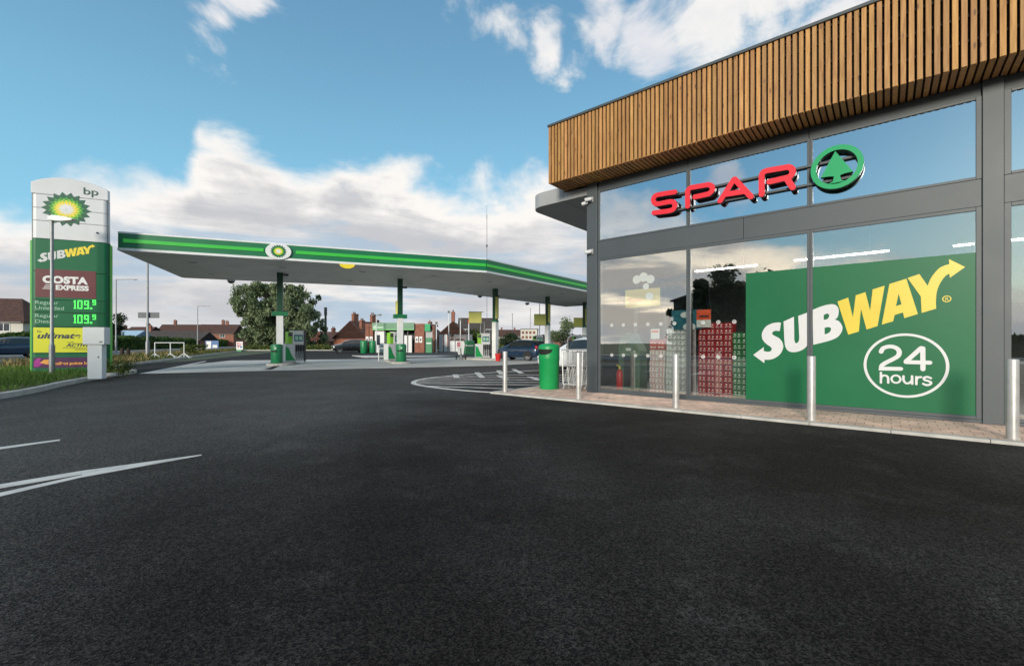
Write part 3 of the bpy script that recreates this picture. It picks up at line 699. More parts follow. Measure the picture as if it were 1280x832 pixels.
# grey canopy that runs down the left side, with a rounded corner
r = .45; pts = [(-.37,.04)]
for k in range(9):
    a = R(-90-k*11.25); pts.append((-2.22+r+r*math.cos(a), .04+r+r*math.sin(a)))
pts += [(-2.22,9.0),(-.37,9.0)]
b = MB(); b.prism([(-.37,.04),(-1.09,.04),(-1.09,9.0),(-.37,9.0)][::-1], 4.80, 5.005); b.prism(([(-1.0905,.04)]+pts[1:-1]+[(-1.0905,9.0)])[::-1], 4.80, 5.17); b.build('side_canopy', 'grey_lt', shop, bevel=.012)
# ---- illuminated letters on two rails
sg = thing('shop_sign', 'red capital letters and round green fir tree emblem on rails over the shop windows', 'sign', (OX, OY, 0), -TH)
q = MB(); q.box(1.55,4.75,-.098,-.056,4.290,4.327); q.box(1.75,4.75,-.098,-.056,3.965,4.002)
for x in (2.02,4.118): 
    for z in (4.290,3.965): q.box(x-.02,x+.02,-.056,-.049,z,z+.037)
q.build('rail', 'grey', sg)
for ch in 'SPAR':
    shp = [[stroke(smooth_loop([tuple(p) for p in st], closed=False, sub=4), .098)] for st in SPAR[ch]]
    if ch == 'A': shp = [[stroke(p_, .098)] for p_ in ([tuple(SPAR['A'][0][0][:2]),(2.922,4.325)], [(2.938,4.325),tuple(SPAR['A'][0][4][:2])], [tuple(q_[:2]) for q_ in SPAR['A'][1]])]
    m_ = moved(solid(shp, .02), dy=-.20); lt = m_.build('letter', 'spar_red', sg)
    m_ = moved(solid(shp, .080), dy=-.179); m_.build('return', 'spar_side', lt)
cx, cz = 4.507, 4.160
ring = [circle(cx,cz,.362,56), circle(cx,cz,.283,56)]
tree = [[(4.490,4.428),(4.728,4.029),(4.614,4.024),(4.555,4.009),(4.570,3.926),(4.624,3.896),(4.398,3.896),(4.457,3.926),(4.472,4.009),(4.398,4.024),(4.289,4.029)]]
m_ = moved(solid([ring, tree], .02), dy=-.20); em = m_.build('emblem', 'spar_green', sg)
moved(solid([ring, tree], .080), dy=-.179).build('return', 'green_dk', em)
# ---- green window graphic
vg = thing('window_graphic', 'big green window vinyl with white and yellow slanted arrow lettering and a 24 hours ring', 'window sign', (OX, OY, 0), -TH)
q = MB(); q.box(3.095,4.0765,-.0365,-.032,.137,2.535); q.build('panel', 'vinyl', vg)
q = MB(); q.box(4.1595,6.152,-.0365,-.032,.137,2.535); q.build('panel', 'vinyl', vg)
def clipsolid(ch, mt):
    lo = [smooth_loop([tuple(p) for p in lp]) for lp in VINYL[ch]]
    moved(solid([lo], .003), dy=-.040).build('letter', mt, vg)
for ch in 'SUB': clipsolid(ch, 'vwhite')
for ch in 'WAY': clipsolid(ch, 'vyellow')
m_ = moved(solid([[circle(5.846,1.872,.05,28,.05),circle(5.846,1.872,.038,28)]], .003), dy=-.040)
t_ = moved(text('R', .075, .003, align='CENTER'), 5.846, -.0408, 1.846); merge(m_, t_).build('registered_mark', 'vyellow', vg)
m_ = moved(solid([[circle(5.367,.850,.507,72),circle(5.367,.850,.470,72)]], .003), dy=-.040); m_.build('ring', 'vwhite', vg)
shp = [[stroke(smooth_loop([tuple(p) for p in HOURS['two'][0]], closed=False, sub=4), .060)]]
shp += [[stroke(st, .060)] for st in ([(5.581,.80),(5.579,1.125)], [(5.560,1.128),(5.385,.915)], [(5.385,.906),(5.658,.904)])]
moved(solid(shp, .003), dy=-.040).build('numeral', 'vwhite', vg)
shp = [[stroke(smooth_loop([tuple(p) for p in st], closed=False, sub=4), .030)] for k in 'hurs' for st in HOURS[k]]+[[circle(5.264,.631,.068,32,.073),circle(5.264,.631,.040,32,.045)]]
moved(solid(shp, .003), dy=-.040).build('lettering', 'vwhite', vg)
# ---- small round safety dots on the glass
for zr in (.93, 1.62):
    for k in range(10):
        x = .28+k*.29
        if abs(x-2.02) < .07: continue
        moved(solid([[circle(x,zr,.036,20),circle(x,zr,.026,20)],[[(x,zr+.018),(x+.014,zr-.012),(x-.014,zr-.012)]]], .002), dy=-.034).build('safety_dot','paper',shop)
# ---- security cameras on the corner column
def sec_cam(z, both, label):
    t = thing('security_camera', label, 'camera', (*SL(-.22,.075), z), -TH, 'security cameras on the corner column')
    q = MB(); q.box(-.05,.05,-.03,0,-.06,.06); q.tube([(0,-.03,0),(0,-.09,-.02)],.02); q.build('bracket','plastic_gr',t,bevel=.006)
    q = MB(); q.tube([(.03,-.07,.0),(-.10,-.16,-.03)],[.042,.046],14); q.build('camera_body','white_panel',t,bevel=.008)
    if both:
        q = MB(); q.tube([(-.08,-.06,-.06),(-.20,-.13,-.10)],[.038,.042],14); q.build('camera_body','white_panel',t,bevel=.008)
    return t
sec_cam(4.62, True, 'pair of white security cameras high on the grey corner column')
sec_cam(3.38, False, 'single white security camera lower on the grey corner column')
# ---- inside the shop
def strip_light(s, y, ln, z, label):
    t = thing('ceiling_light', label, 'strip light', (*SL(s,-y), z), -TH, 'strip lights inside the shop')
    q = MB(); q.box(0,ln,-.05,.05,0,.05); q.tube([(.3,0,.05),(.3,0,3.40-z)],.006); q.tube([(ln-.3,0,.05),(ln-.3,0,3.40-z)],.006); q.build('housing','white',t)
    q = MB(); q.box(.01,ln-.01,-.035,.035,-.02,-.001); q.build('tube','lamp',t)
    la = bpy.data.lights.new('strip_glow','AREA'); la.shape = 'RECTANGLE'; la.size = ln; la.size_y = .06; la.energy = 32; la.color = (1,.97,.92)
    lo = bpy.data.objects.new('strip_glow', la); COL.objects.link(lo); lo.parent = t; lo.location = (ln/2,0,-.03)
strip_light(3.6,2.0,1.6,3.02,'suspended strip light above the right half of the green vinyl')
strip_light(1.5,2.0,1.4,3.0,'suspended strip light above the red drinks stack')
strip_light(2.3,4.4,1.5,2.98,'shorter suspended strip light deep inside behind the red drinks stack')
strip_light(6.1,2.2,1.8,3.02,'suspended strip light inside the far right window')
# tall shelving, dark uprights
for k in range(4):
    t = thing('shelf_unit', ('tall dark shelf unit standing inside behind the red drinks stack','tall dark shelf unit farthest back inside behind the green vinyl','tall dark shelf unit midway inside behind the green vinyl','tall dark shelf unit inside the far right window')[k], 'shelving', (*SL((2.3,4.6,4.4,7.6)[k], -(4.2,7.6,5.0,4.2)[k]), .05), -TH)
    for j in range(5):
        q = MB(); q.box(j*.5-.02,j*.5+.02,0,.5,0,2.3); q.build('upright','indark',t)
    for j in range(5):
        q = MB(); q.box(.021,1.979,.02,.48,.2+j*.48,.23+j*.48); q.build('shelf','grey_dk',t)
# stacks of drinks cases: each case its own object
def case_mesh(w, d, h, body, patch):
    q = MB(); q.box(0,w,0,d,0,h)
    q.cur = 1
    for k in range(2):
        x = w*(.10+.45*k); q.box(x,x+w*.30,-.0015,0,h*.20,h*.32)
        q.ball((x+w*.17,-.001,h*.62), w*.12, 8, 4, (1,.05,.75))
    q.cur = 2; q.box(.004,w-.004,-.0012,0,h*.04,h*.10); q.box(.004,w-.004,-.0012,0,h*.90,h*.96)
    return q.build('drinks_case', [body, patch, 'pack_red' if body == 'pack_white' else 'grey_dk'], bevel=.006)
def stack(s0, n0, cols, rows, w, h, d, body, patch, label, group, skip=()):
    first = None
    for c in range(cols):
        for r_ in range(rows):
            if (c, r_) in skip: continue
            jit = random.uniform(-.012,.012)
            if first is None: o = first = case_mesh(w-.004, d, h-.003, body, patch)
            else:
                o = first.copy(); COL.objects.link(o)
            x, y = SL(s0+c*w+jit*.3, -(n0+jit)); o.location = (x, y, .052+r_*h); o.rotation_euler = (0,0,-TH+jit*1.5)
            tag(o, label, 'drinks case', group)
stack(2.14,.22,4,13,.165,.121,.28,'pack_red','pack_white','red film wrapped drinks case in the tall red stack','cases in the tall red stack')
stack(2.81,.18,3,12,.165,.114,.28,'pack_green','pack_white','green film wrapped drinks case beside the green vinyl','cases in the green stack')
stack(1.46,.24,3,12,.18,.122,.28,'pack_silver','grey_lt','silver film wrapped drinks case in the wide silver stack','cases in the silver stack')
stack(1.07,.26,2,8,.17,.125,.26,'pack_white','pack_red','white card drinks case with red print in the narrow stack','cases in the white and red stack')
stack(1.30,.60,1,11,.15,.12,.26,'pack_red','pack_white','dark red drinks case set back beside the silver stack','cases in the set back red stack')
for k in range(2):
    o = case_mesh(.16,.26,.24,'red','paper'); o.location = (*SL(1.07+k*.175,-.26), .052+8*.125); o.rotation_euler = (0,0,-TH)
    tag(o, 'plain red box %s on top of the white and red stack' % ('at the left' if k == 0 else 'at the right'), 'box', 'red boxes on the narrow stack')
# bottle green moulded tank
t = thing('storage_tank', 'dark green moulded plastic tank with a recess standing inside the left window', 'tank', (*SL(.55,-.50), .05), -TH)
q = MB(); pr = [(-.25,0),(.25,0),(.27,.1),(.27,.98),(.20,1.12),(.12,1.22),(.10,1.36),(-.06,1.40),(-.20,1.36),(-.24,1.2),(-.27,1.0),(-.27,.1)]
q.prism_xz(pr,-.22,.22); q.build('tank_body','tank',t,bevel=.035,seg=3)
q = MB(); q.box(-.12,.14,-.232,-.21,.14,.86); q.build('recess','hole',t,bevel=.01)
q = MB(); q.tube([(-.21,-.20,.98),(-.19,-.26,1.1),(0,-.27,1.16),(.17,-.26,1.1),(.2,-.20,.98)],.035,8); q.build('handle','tank',t)
q = MB(); q.box(-.06,.06,-.235,-.215,.98,1.04); q.build('maker_plate','paper',t)
# red extinguisher like cylinder
t = thing('fire_extinguisher', 'red cylinder with brass valve standing low in the left window corner', 'extinguisher', (*SL(.32,-.30), .05), -TH)
q = MB(); q.lathe([(.075,0),(.085,.02),(.085,.44),(.07,.50),(.03,.54)],20); q.build('cylinder_body','red',t,smooth=True)
q = MB(); q.lathe([(.03,.538),(.028,.6),(.02,.62)],12); q.tube([(0,0,.6),(-.08,-.02,.64)],.014); q.build('valve','leafyellow',t)
o = MB(); o.box(0,.2,-.06,.06,0,.05); o = tag(o.build('window_shelf_tray','paper',loc=(*SL(.17,-.2),.052),rz=-TH,bevel=.01), 'small white tray on the floor beside the red cylinder', 'tray')
# posters hung in the window
def poster(name, s, n, z, w, h, m, label, extra=None):
    t = thing(name, label, 'poster', (*SL(s,-n), z), -TH)
    q = MB(); q.box(0,w,0,.004,0,h); q.build('sheet', m, t)
    if extra: extra(t, w, h)
def ex_or(t, w, h):
    q = MB(); q.box(0,w,-.003,0,h*.42,h); q.build('printed_panel','oranger',t)
    q = MB(); q.box(w*.2,w*.85,-.005,-.003,h*.55,h*.68); q.build('price_band','maroon',t)
poster('hanging_price_card', 2.15,.07,1.53,.28,.36,'paper','white and orange price card hanging over the red drinks stack',ex_or)
def ex_teal(t, w, h):
    q = merge(moved(solid([[circle(w*.45,h*.75,.09,20,.06)]],.003),dy=-.003), moved(solid([[circle(w*.6,h*.12,.13,20,.08)]],.003),dy=-.003)); q.build('printed_cloud','paper',t)
poster('hanging_poster', 1.62,.10,1.50,.62,.40,'teal','teal poster with white cloud shapes hanging above the silver stack',ex_teal)
def ex_y(t, w, h):
    q = MB()
    for i,(x,z,r_) in enumerate(((.28,.62,.12),(.44,.66,.13),(.60,.60,.12),(.5,.45,.09),(.58,.22,.11))): merge(q, moved(solid([[circle(x,z,r_*.8,20)]],.003),dy=-.004-i*.001))
    q.build('printed_bubble','paper',t)
    q = MB(); q.box(.08,.4,-.003,0,.12,.2); q.build('printed_band','orange',t)
poster('hanging_promotion', .55,.10,2.02,.82,.40,'yellowposter','yellow hanging poster with a cluster of white bubbles in the left window',ex_y)
o = MB(); o.box(0,.2,0,.004,0,.22); t = tag(o.build('shelf_card','paper',loc=(*SL(1.1,-.24),1.3),rz=-TH), 'small white card with red stripe above the white and red stack', 'card')
q = MB(); q.box(.02,.18,-.003,0,.14,.19); q.build('printed_band','oranger',t)
# ---- bollards
def bollard(s, label):
    x, y = SL(s, 1.34)
    t = thing('bollard', label, 'bollard', (x, y, .036), 0, 'steel bollards along the pavement edge')
    q = MB(); q.lathe([(.0571,0),(.0571,.955),(.0555,.966),(.050,.972)],28); q.build('post','steel',t,smooth=True)
    q = MB(); q.lathe([(.066,0),(.066,.006),(.058,.010)],28); q.build('collar','steel',t,smooth=True)
for k, l in enumerate(('steel bollard standing alone left of the green litter bin','steel bollard in front of the trolleys and corner column','steel bollard in front of the silver drinks stack','steel bollard below the white part of the green vinyl','nearest and tallest looking steel bollard at the right edge')):
    bollard(-1.86+2.045*k, l)
# ---- litter bin by the shop
def litter_bin(x, y, z, rz, m, label, hgt=1.16, r=.27, group=None):
    t = thing('litter_bin', label, 'litter bin', (x, y, z), rz, group)
    seg = 40; prof = [(r*.90,0),(r*.93,.02),(r*.97,hgt*.62),(r*.985,hgt*.63),(r*.985,hgt*.645),(r,hgt*.655),(r,hgt*.70)]
    q = MB(); q.lathe(prof, seg); 
    # upper drum with a half-moon mouth facing -Y
    seg2 = 96; v = []; f = []; nz_ = 22; z0_, z1_ = hgt*.70, hgt*.90
    def mouth(a, z):
        da = abs((a-270+180) % 360-180)/56; dz_ = (hgt*.875-z)/(hgt*.125)
        return 0 <= dz_ and da*da+dz_*dz_ < 1
    for i in range(nz_+1):
        for k in range(seg2): a = 2*math.pi*k/seg2; v.append((r*math.cos(a), r*math.sin(a), z0_+(z1_-z0_)*i/nz_))
    for i in range(nz_):
        for k in range(seg2):
            if mouth((k+.5)/seg2*360, z0_+(z1_-z0_)*(i+.5)/nz_): continue
            f.append((i*seg2+k, i*seg2+(k+1)%seg2, (i+1)*seg2+(k+1)%seg2, (i+1)*seg2+k))
    q.add(v, f)
    q.build('bin_body', m, t, smooth=True)
    q = MB(); q.lathe([(r*1.012,hgt*.895),(r*1.012,hgt*.925),(r*.93,hgt*.965),(r*.70,hgt*.99),(r*.3,hgt)],seg); q.build('hood', m, t, smooth=True)
    q = MB(); q.lathe([(r*.955,hgt*.705),(r*.955,hgt*.89)],seg,cap=False); q.build('liner','hole',t,smooth=True)
    return t
bx, by = SL(-1.50, .02)
litter_bin(bx, by, .036, R(-42), 'bin', 'bright green litter bin with black mouth on the pavement beside the trolleys')
# ---- nest of trolleys at the shop's corner
def trolley(label):
    t = thing('shopping_trolley', label, 'trolley', (0,0,0), 0, 'nested shopping trolleys by the corner column')
    q = MB()
    def bar(a, c, r_=.011): q.tube([a, c], r_, 6)
    for sx in (-1,1):
        bar((sx*.27,0,.14),(sx*.30,0,1.0),.014); bar((sx*.27,0,.14),(sx*.22,.75,.12),.012); bar((sx*.29,0,.62),(sx*.22,.80,.66))
    bar((-.30,0,1.0),(.30,0,1.0),.014); bar((-.29,0,.62),(.29,0,.62),.012); bar((-.27,0,.14),(.27,0,.14),.012); bar((-.22,.75,.12),(.22,.75,.12))
    q.build('frame','zinc',t)
    q = MB()
    for k in range(11):
        x = -.27+k*.054; q.tube([(x,.0,.60),(x,.0,.95)],.005,5); q.tube([(x*.98,.02,.60),(x*.8,.78,.66)],.005,5); q.tube([(x*.8,.78,.66),(x*.8,.80,.93)],.005,5)
    for k in range(7): z = .62+k*.052; q.tube([(-.29,.0,z),(-.23,.80,z+.02),(.23,.80,z+.02),(.29,.0,z)],.005,5); q.tube([(-.29,0,z),(.29,0,z)],.005,5)
    for k in range(7):
        x = -.24+k*.07; q.tube([(x+.08,.02,.58),(x-.03,.06,.22)],.008,5)
    for k in range(6):
        z = .22+k*.055; q.tube([(-.26,.01,z),(.26,.01,z-.02)],.006,5)
    q.build('basket','zinc',t)
    for sx in (-1,1):
        for y in (.02,.72):
            q = MB(); q.tube([(sx*.24-.014,y,.062),(sx*.24+.014,y,.062)],.06,14); q.build('wheel','plastic_gr',t)
            q = MB(); q.box(sx*.24-.022,sx*.24+.022,y-.02,y+.02,.09,.15); q.build('castor','zinc',t)
    q = MB(); q.tube([(-.30,-.02,1.0),(.30,-.02,1.0)],.018,10); q.build('handle','plastic_gr',t)
    return t
for k in range(5):
    if k == 0: t = t0 = trolley('front trolley of the wire nest beside the corner column')
    else: t = dup(t0, label='trolley nested behind the front one beside the corner column')
    t.location = (*SL(-.80, .02-.24*k), .036); t.rotation_euler = (0,0,-TH)
t = thing('trolley_rail', 'tubular grey hoop rail standing round the nested trolleys', 'rail', (*SL(-.75,-.35), .036), -TH)
q = MB(); 
for y in (.0,1.2):
    q.tube([(-.42,y,0),(-.42,y,1.26),(-.36,y,1.34),(-.28,y,1.36),(.30,y,1.36),(.33,y,1.30),(.33,y,0)],.024,10)
q.tube([(-.42,0,.5),(-.42,1.2,.5)],.02,8); q.build('hoop','galv',t,smooth=True)
# ================================================================== petrol canopy
def V2(p): return Vector(p)
p1 = V2((-12.85,24.6)); E1 = V2((.930,.367)).normalized(); Q1 = V2((-E1.y,E1.x))
p3 = V2((-1.2,31.8)); E2 = V2((.61,.79)).normalized(); Q2 = V2((-E2.y,E2.x))
HWF, HWB = 4.25, 4.1
def isect(a, d, c, e):
    k = d.x*e.y-d.y*e.x; t = ((c.x-a.x)*e.y-(c.y-a.y)*e.x)/k; return a+d*t
f0 = p1-E1*5.55-Q1*HWF; fb = isect(p1-Q1*HWF, E1, p3-Q2*HWF, E2); f1 = p3+E2*16.4-Q2*HWF
k1 = p3+E2*16.4+Q2*HWB*.95; kb = isect(p1+Q1*HWB, E1, p3+Q2*HWB*.95, E2); k0 = p1-E1*5.55+Q1*HWB
ZS, ZT = 5.10, 5.86
can = thing('forecourt_canopy', 'long flat bent petrol station canopy with green lit fascia over the pumps', 'canopy', (p1.x, p1.y, 0), 0)
def C(p): return (p.x-p1.x, p.y-p1.y)
def off(pts, d):
    n = len(pts); o = []
    for i in range(n):
        a, c, e = pts[i-1], pts[i], pts[(i+1)%n]
        n1 = V2(((c-a).y, -(c-a).x)).normalized(); n2 = V2(((e-c).y, -(e-c).x)).normalized()
        m_ = (n1+n2).normalized(); o.append(c+m_*d/max(.4, m_.dot(n1)))
    return o
poly = [f0, fb, f1, k1, kb, k0]
b = MB(); b.prism([C(p) for p in off(poly,-.03)], ZS+.02, ZT-.06); b.build('roof_deck','white_panel',can)
# soffit in long panels
inn = off(poly,-.05)
b = MB()
def lerp(a, c, t): return a+(c-a)*t
rows = 9
for i in range(rows):
    t0_, t1_ = i/rows+.0025, (i+1)/rows-.0025
    for (A_,B_,D_,E_) in ((inn[0],inn[1],inn[5],inn[4]),(inn[1],inn[2],inn[4],inn[3])):
        b.prism([C(lerp(A_,D_,t0_)),C(lerp(B_,E_,t0_)),C(lerp(B_,E_,t1_)),C(lerp(A_,D_,t1_))], ZS, ZS+.019)
b.build('soffit','soffit',can)
for (A_,B_,D_,E_,n_) in ((inn[0],inn[1],inn[5],inn[4],4),(inn[1],inn[2],inn[4],inn[3],5)):
    for i in range(n_):
        for t_ in (.26,.74):
            k_ = (i+.5)/n_; c_ = lerp(lerp(A_,D_,t_),lerp(B_,E_,t_),k_); e_ = (B_-A_).normalized()*.22; h_ = V2((-e_.y,e_.x))
            q = MB(); q.prism([C(c_-e_-h_),C(c_+e_-h_),C(c_+e_+h_),C(c_-e_+h_)], ZS-.014, ZS-.001); q.cur = 1; q.prism([C(c_-e_*.8-h_*.8),C(c_+e_*.8-h_*.8),C(c_+e_*.8+h_*.8),C(c_-e_*.8+h_*.8)], ZS-.017, ZS-.0142)
            q.build('downlight',['white','grey_lt'],can)
def fascia(a, c, name='fascia'):
    d = (c-a).normalized(); nn = V2((d.y,-d.x)); ln = (c-a).length
    def seg(z0, z1, o0, o1, m_, nm, par, s0=0, s1=None):
        s1 = ln if s1 is None else s1
        q = MB(); A_ = a+d*s0+nn*o0; B_ = a+d*s1+nn*o0; C_ = a+d*s1+nn*o1; D_ = a+d*s0+nn*o1
        q.prism([C(A_),C(D_),C(C_),C(B_)][::-1], z0, z1); return q.build(nm, m_, par)
    g = seg(ZS+.10, ZT-.05, -.02, .05, 'bpgreen', name, can)
    seg(ZS-.005, ZS+.099, -.02, .07, 'white', 'lower_trim', g)
    seg(ZT-.049, ZT+.02, -.02, .06, 'white', 'upper_trim', g)
    return d, nn, seg, g
d, nn, seg, g = fascia(f0, fb)
# emblem roundel position along the front
ro = 5.95; L1 = (fb-f0).length
seg(ZS+.33, ZS+.48, .051, .085, 'bplit', 'light_strip', g, .15, ro-.62); seg(ZS+.33, ZS+.48, .051, .085, 'bplit', 'light_strip', g, ro+.72, L1-.02)
d2, n2, seg2, g2 = fascia(fb, f1); seg2(ZS+.33, ZS+.48, .051, .085, 'bplit', 'light_strip', g2, .02)
fascia(f1, k1); fascia(k1, kb); fascia(kb, k0); d5, n5, seg5, g5 = fascia(k0, f0); seg5(ZS+.33, ZS+.48, .051, .085, 'bplit', 'light_strip', g5, .2, 8)
# flower emblem with layered petals
def petals(n, r0, r1, r2, wd, ph, sx=1.):
    out = []
    for k in range(n):
        a = 2*math.pi*(k+ph)/n; da = math.pi/n*wd
        pt = [(r0*math.cos(a-da*.8), r0*math.sin(a-da*.8)), (r1*math.cos(a-da), r1*math.sin(a-da)), (r2*math.cos(a), r2*math.sin(a)), (r1*math.cos(a+da), r1*math.sin(a+da)), (r0*math.cos(a+da*.8), r0*math.sin(a+da*.8))]
        out.append([(x*sx, z) for x, z in pt])
    return out
def helios(par, cx, cz, r, y, sx=1., name='emblem'):
    def layer(shapes, dy, m_, nm, pr):
        q = MB()
        for i, sh in enumerate(shapes):
            n = len(sh); q.prism_xz([(cx+x, cz+z) for x, z in sh], y-dy-(i % 2)*.0006, y)
        return q.build(nm, m_, pr)
    base = layer(petals(18,.45*r,.80*r,1.0*r,.98,0,sx), .004, 'leafdark', name, par)
    layer([[(x*sx,z) for x,z in circle(0,0,.58*r,36)]], .0046, 'leafgreen', 'ring_layer', base)
    layer(petals(18,.4*r,.60*r,.74*r,1.0,.5,sx), .007, 'leafgreen', 'petal_layer', base)
    layer([[(x*sx,z) for x,z in circle(0,0,.50*r,36)]], .0075, 'leaflime', 'ring_layer', base)
    layer(petals(18,.3*r,.50*r,.63*r,1.0,0,sx), .010, 'leaflime', 'petal_layer', base)
    layer([[(x*sx,z) for x,z in circle(0,0,.40*r,36)]], .0105, 'leafyellow', 'ring_layer', base)
    layer(petals(18,.2*r,.40*r,.54*r,1.0,.5,sx), .013, 'leafyellow', 'petal_layer', base)
    layer([[(x*sx,z) for x,z in circle(0,0,.24*r,30)]], .0145, 'white', 'centre_layer', base)
    layer(petals(18,.02*r,.24*r,.40*r,.7,0,sx), .016, 'white', 'petal_layer', base)
    return base
rot1 = math.atan2(E1.y, E1.x)
c_ = f0+d*ro+nn*.05
rd_ = thing('canopy_roundel', 'oval white badge with green and yellow flower emblem on the canopy front', 'badge', (c_.x, c_.y, ZS+.38), rot1)
b = MB(); b.prism_xz(circle(0,0,.54,48,.385), -.09, .0); b.build('backplate','white',rd_,bevel=.02)
helios(rd_, 0, 0, .31, -.0915, 1.12)
c2_ = f0+d*8.95+nn*.02
t = thing('hanging_emblem', 'half round yellow light fitting hanging below the canopy front edge', 'light', (c2_.x, c2_.y, ZS-.006), rot1)
b = MB(); b.prism_xz([(-.36,0)]+[(.36*math.cos(a),.22*math.sin(a)) for a in [math.pi+math.pi*k/12 for k in range(13)]], -.05, .05); b.build('lens','leafyellow',t,bevel=.01)
def dome(u, Y, label):
    x, y = at(u, Y); t = thing('dome_camera', label, 'camera', (x, y, ZS-.001), 0, 'dome cameras under the canopy')
    q = MB(); q.lathe([(.20,0),(.22,-.06),(.20,-.10)],16); q.build('housing','white_panel',t)
    q = MB(); q.ball((0,0,-.10),.19,16,8,(1,1,.75)); q.build('lens','grey_dk',t,smooth=True)
dome(289, 27.2, 'dark dome camera under the back edge of the canopy near the willow')
dome(600, 35.6, 'dark dome camera under the canopy left of the third pillar'); dome(659, 42.5, 'dark dome camera under the canopy left of the fourth pillar')
# pillars
pill = [(p1, rot1), (p1+E1*6.5, rot1), (p3, math.atan2(E2.y,E2.x)), (p3+E2*6.85, math.atan2(E2.y,E2.x)), (p3+E2*13.3, math.atan2(E2.y,E2.x))]
for i, (p, a) in enumerate(pill):
    def part(nm, boxes, m_, par):
        q = MB(); ca, sa = math.cos(a), math.sin(a)
        for (x0,x1,y0,y1,z0,z1) in boxes:
            q.box(x0,x1,y0,y1,z0,z1)
        q.v = [(x*ca-y*sa+p.x-p1.x, x*sa+y*ca+p.y-p1.y, z) for x,y,z in q.v]
        return q.build(nm, m_, par, bevel=.012)
    c0 = part('pillar', [(-.17,.17,-.17,.17,.12,2.78)], 'white', can)
    part('upper_sleeve', [(-.145,.145,-.145,.145,2.781,ZS-.001)], 'bpdark', c0)
    part('collar', [(-.40 if i < 2 else -.2,.40 if i < 2 else .2,-.2,.2,2.72,2.95)] if i < 2 else [(-.185,.185,-.185,.185,2.72,2.84)], 'bpgreen', c0)
    if i >= 2: part('poster_sleeve', [(-.155,.155,-.20,-.146,2.95,4.5)], 'flag', c0)
    if i == 1: part('poster_sleeve', [(-.26,-.16,-.2,.1,2.96,3.75)], 'flag', c0)
    part('spotlight', [(.16,.42,-.07,.07,4.55 if i else 4.95,4.66 if i else 5.05)], 'grey_dk', c0)
# pump islands
def fwd(p, e, q, s, n): r_ = p+e*s+q*n; return (r_.x, r_.y)
for i, (p, a) in enumerate(pill):
    e, q_ = (E1,Q1) if i < 2 else (E2,Q2)
    b = MB()
    pts_ = []
    for k in range(16):
        t_ = 2*math.pi*k/16; pts_.append((.62*math.cos(t_)+0, .62*math.sin(t_)+(2.6 if math.sin(t_) > 0 else -.55)))
    b.prism(pts_, -.1, .12)
    o = b.build('pump_island','kerb',None,(p.x,p.y,0),a,bevel=.02)
    tag(o, ('raised concrete island under the first pillar and its bin','raised concrete island under the second pillar and its bin','raised concrete island under the third pillar beside the blue car','raised concrete island under the fourth pillar','raised concrete island under the fifth pillar nearest the shop')[i], 'island', 'raised islands below the canopy pillars')
# fuel pumps
def fuel_pump(label):
    t = thing('fuel_pump', label, 'fuel pump', (0,0,0), 0, 'fuel pumps under the canopy')
    q = MB(); q.box(-.55,.55,-.28,.28,0,1.05); q.build('lower_cabinet','white_panel',t,bevel=.02)
    q = MB(); q.prism_xz([(-.548,.06),(.05,.06),(-.1,.22),(-.25,.5),(-.35,.8),(-.548,.9)],-.290,-.281); q.prism_xz([(-.548,.06),(.05,.06),(-.1,.22),(-.25,.5),(-.35,.8),(-.548,.9)],.281,.290); q.build('green_swoosh','bin',t)
    q = MB(); q.box(-.1,.55,-.26,.26,1.051,1.85); q.build('display_head','white_panel',t,bevel=.03)
    q = MB(); q.box(-.03,.48,-.272,-.262,1.2,1.6); q.box(-.03,.48,.262,.272,1.2,1.6); sc = q.build('display','teal',t)
    q = MB()
    for k in range(2): q.box(.02+k*.24,.2+k*.24,-.277,-.2725,1.28,1.52)
    q.build('readout','palegreen',sc)
    q = MB(); q.box(-.36,-.11,-.2,.2,1.051,1.78); q.build('price_column','leaflime',t,bevel=.02)
    q = MB(); q.box(-.35,-.12,-.215,-.203,1.5,1.72); q.build('card_reader','grey_dk',t)
    for k in range(4):
        x = .02+k*.145
        q = MB(); q.box(x,x+.09,-.37,-.282,.62,1.0); q.tube([(x+.045,-.34,.66),(x+.045,-.38,.5)],.02,6); q.build('nozzle','rubber',t,bevel=.01)
        q = MB(); q.tube([(x+.045,-.34,.62),(x+.06,-.42,.25),(x+.045,-.36,.10),(x+.02,-.31,.3),(x+.02,-.3,1.0)],.016,6); q.build('hose','rubber',t)
    q = MB(); q.box(.56,.66,-.3,.3,0,1.9); q.build('side_post','grey_dk',t,bevel=.01)
    return t
fp = fuel_pump('white and green fuel pump facing front left of the third pillar')
fp.location = (*at(603, 33.6), .12); fp.rotation_euler = (0,0,R(10))
pl = ['fuel pump behind the first pillar and green bin','fuel pump seen end on left of the second pillar','fuel pump with yellow panel left of the fourth pillar','fuel pump beside the fifth pillar behind the shop corner']
for k, (x, y, a) in enumerate(((*at(366,26.8), R(50)), (*at(491.5,29.4), R(48)), (*at(671,41.0), R(12)), (*at(720,46.0), R(20)))):
    t = dup(fp, (x, y, .12), a, pl[k])
# bins by the pillars
def forecourt_bin(x, y, label):
    t = thing('forecourt_bin', label, 'bin', (x, y, .006), 0, 'green bins on the forecourt')
    q = MB(); q.lathe([(.27,0),(.29,.03),(.30,1.05),(.285,1.12),(.2,1.16)],28); q.build('bin_body','bin_dk',t,smooth=True)
    q = MB(); q.box(.04,.14,-.312,-.285,.88,.98); q.build('label_plate','palegreen',t)
    q = MB(); q.box(-.15,.15,-.30,-.26,.72,.8); q.build('mouth','hole',t)
forecourt_bin(*G(346,456.3), 'dark green bin before the first canopy pillar')
forecourt_bin(*G(501.5,454.3), 'dark green bin before the second canopy pillar')
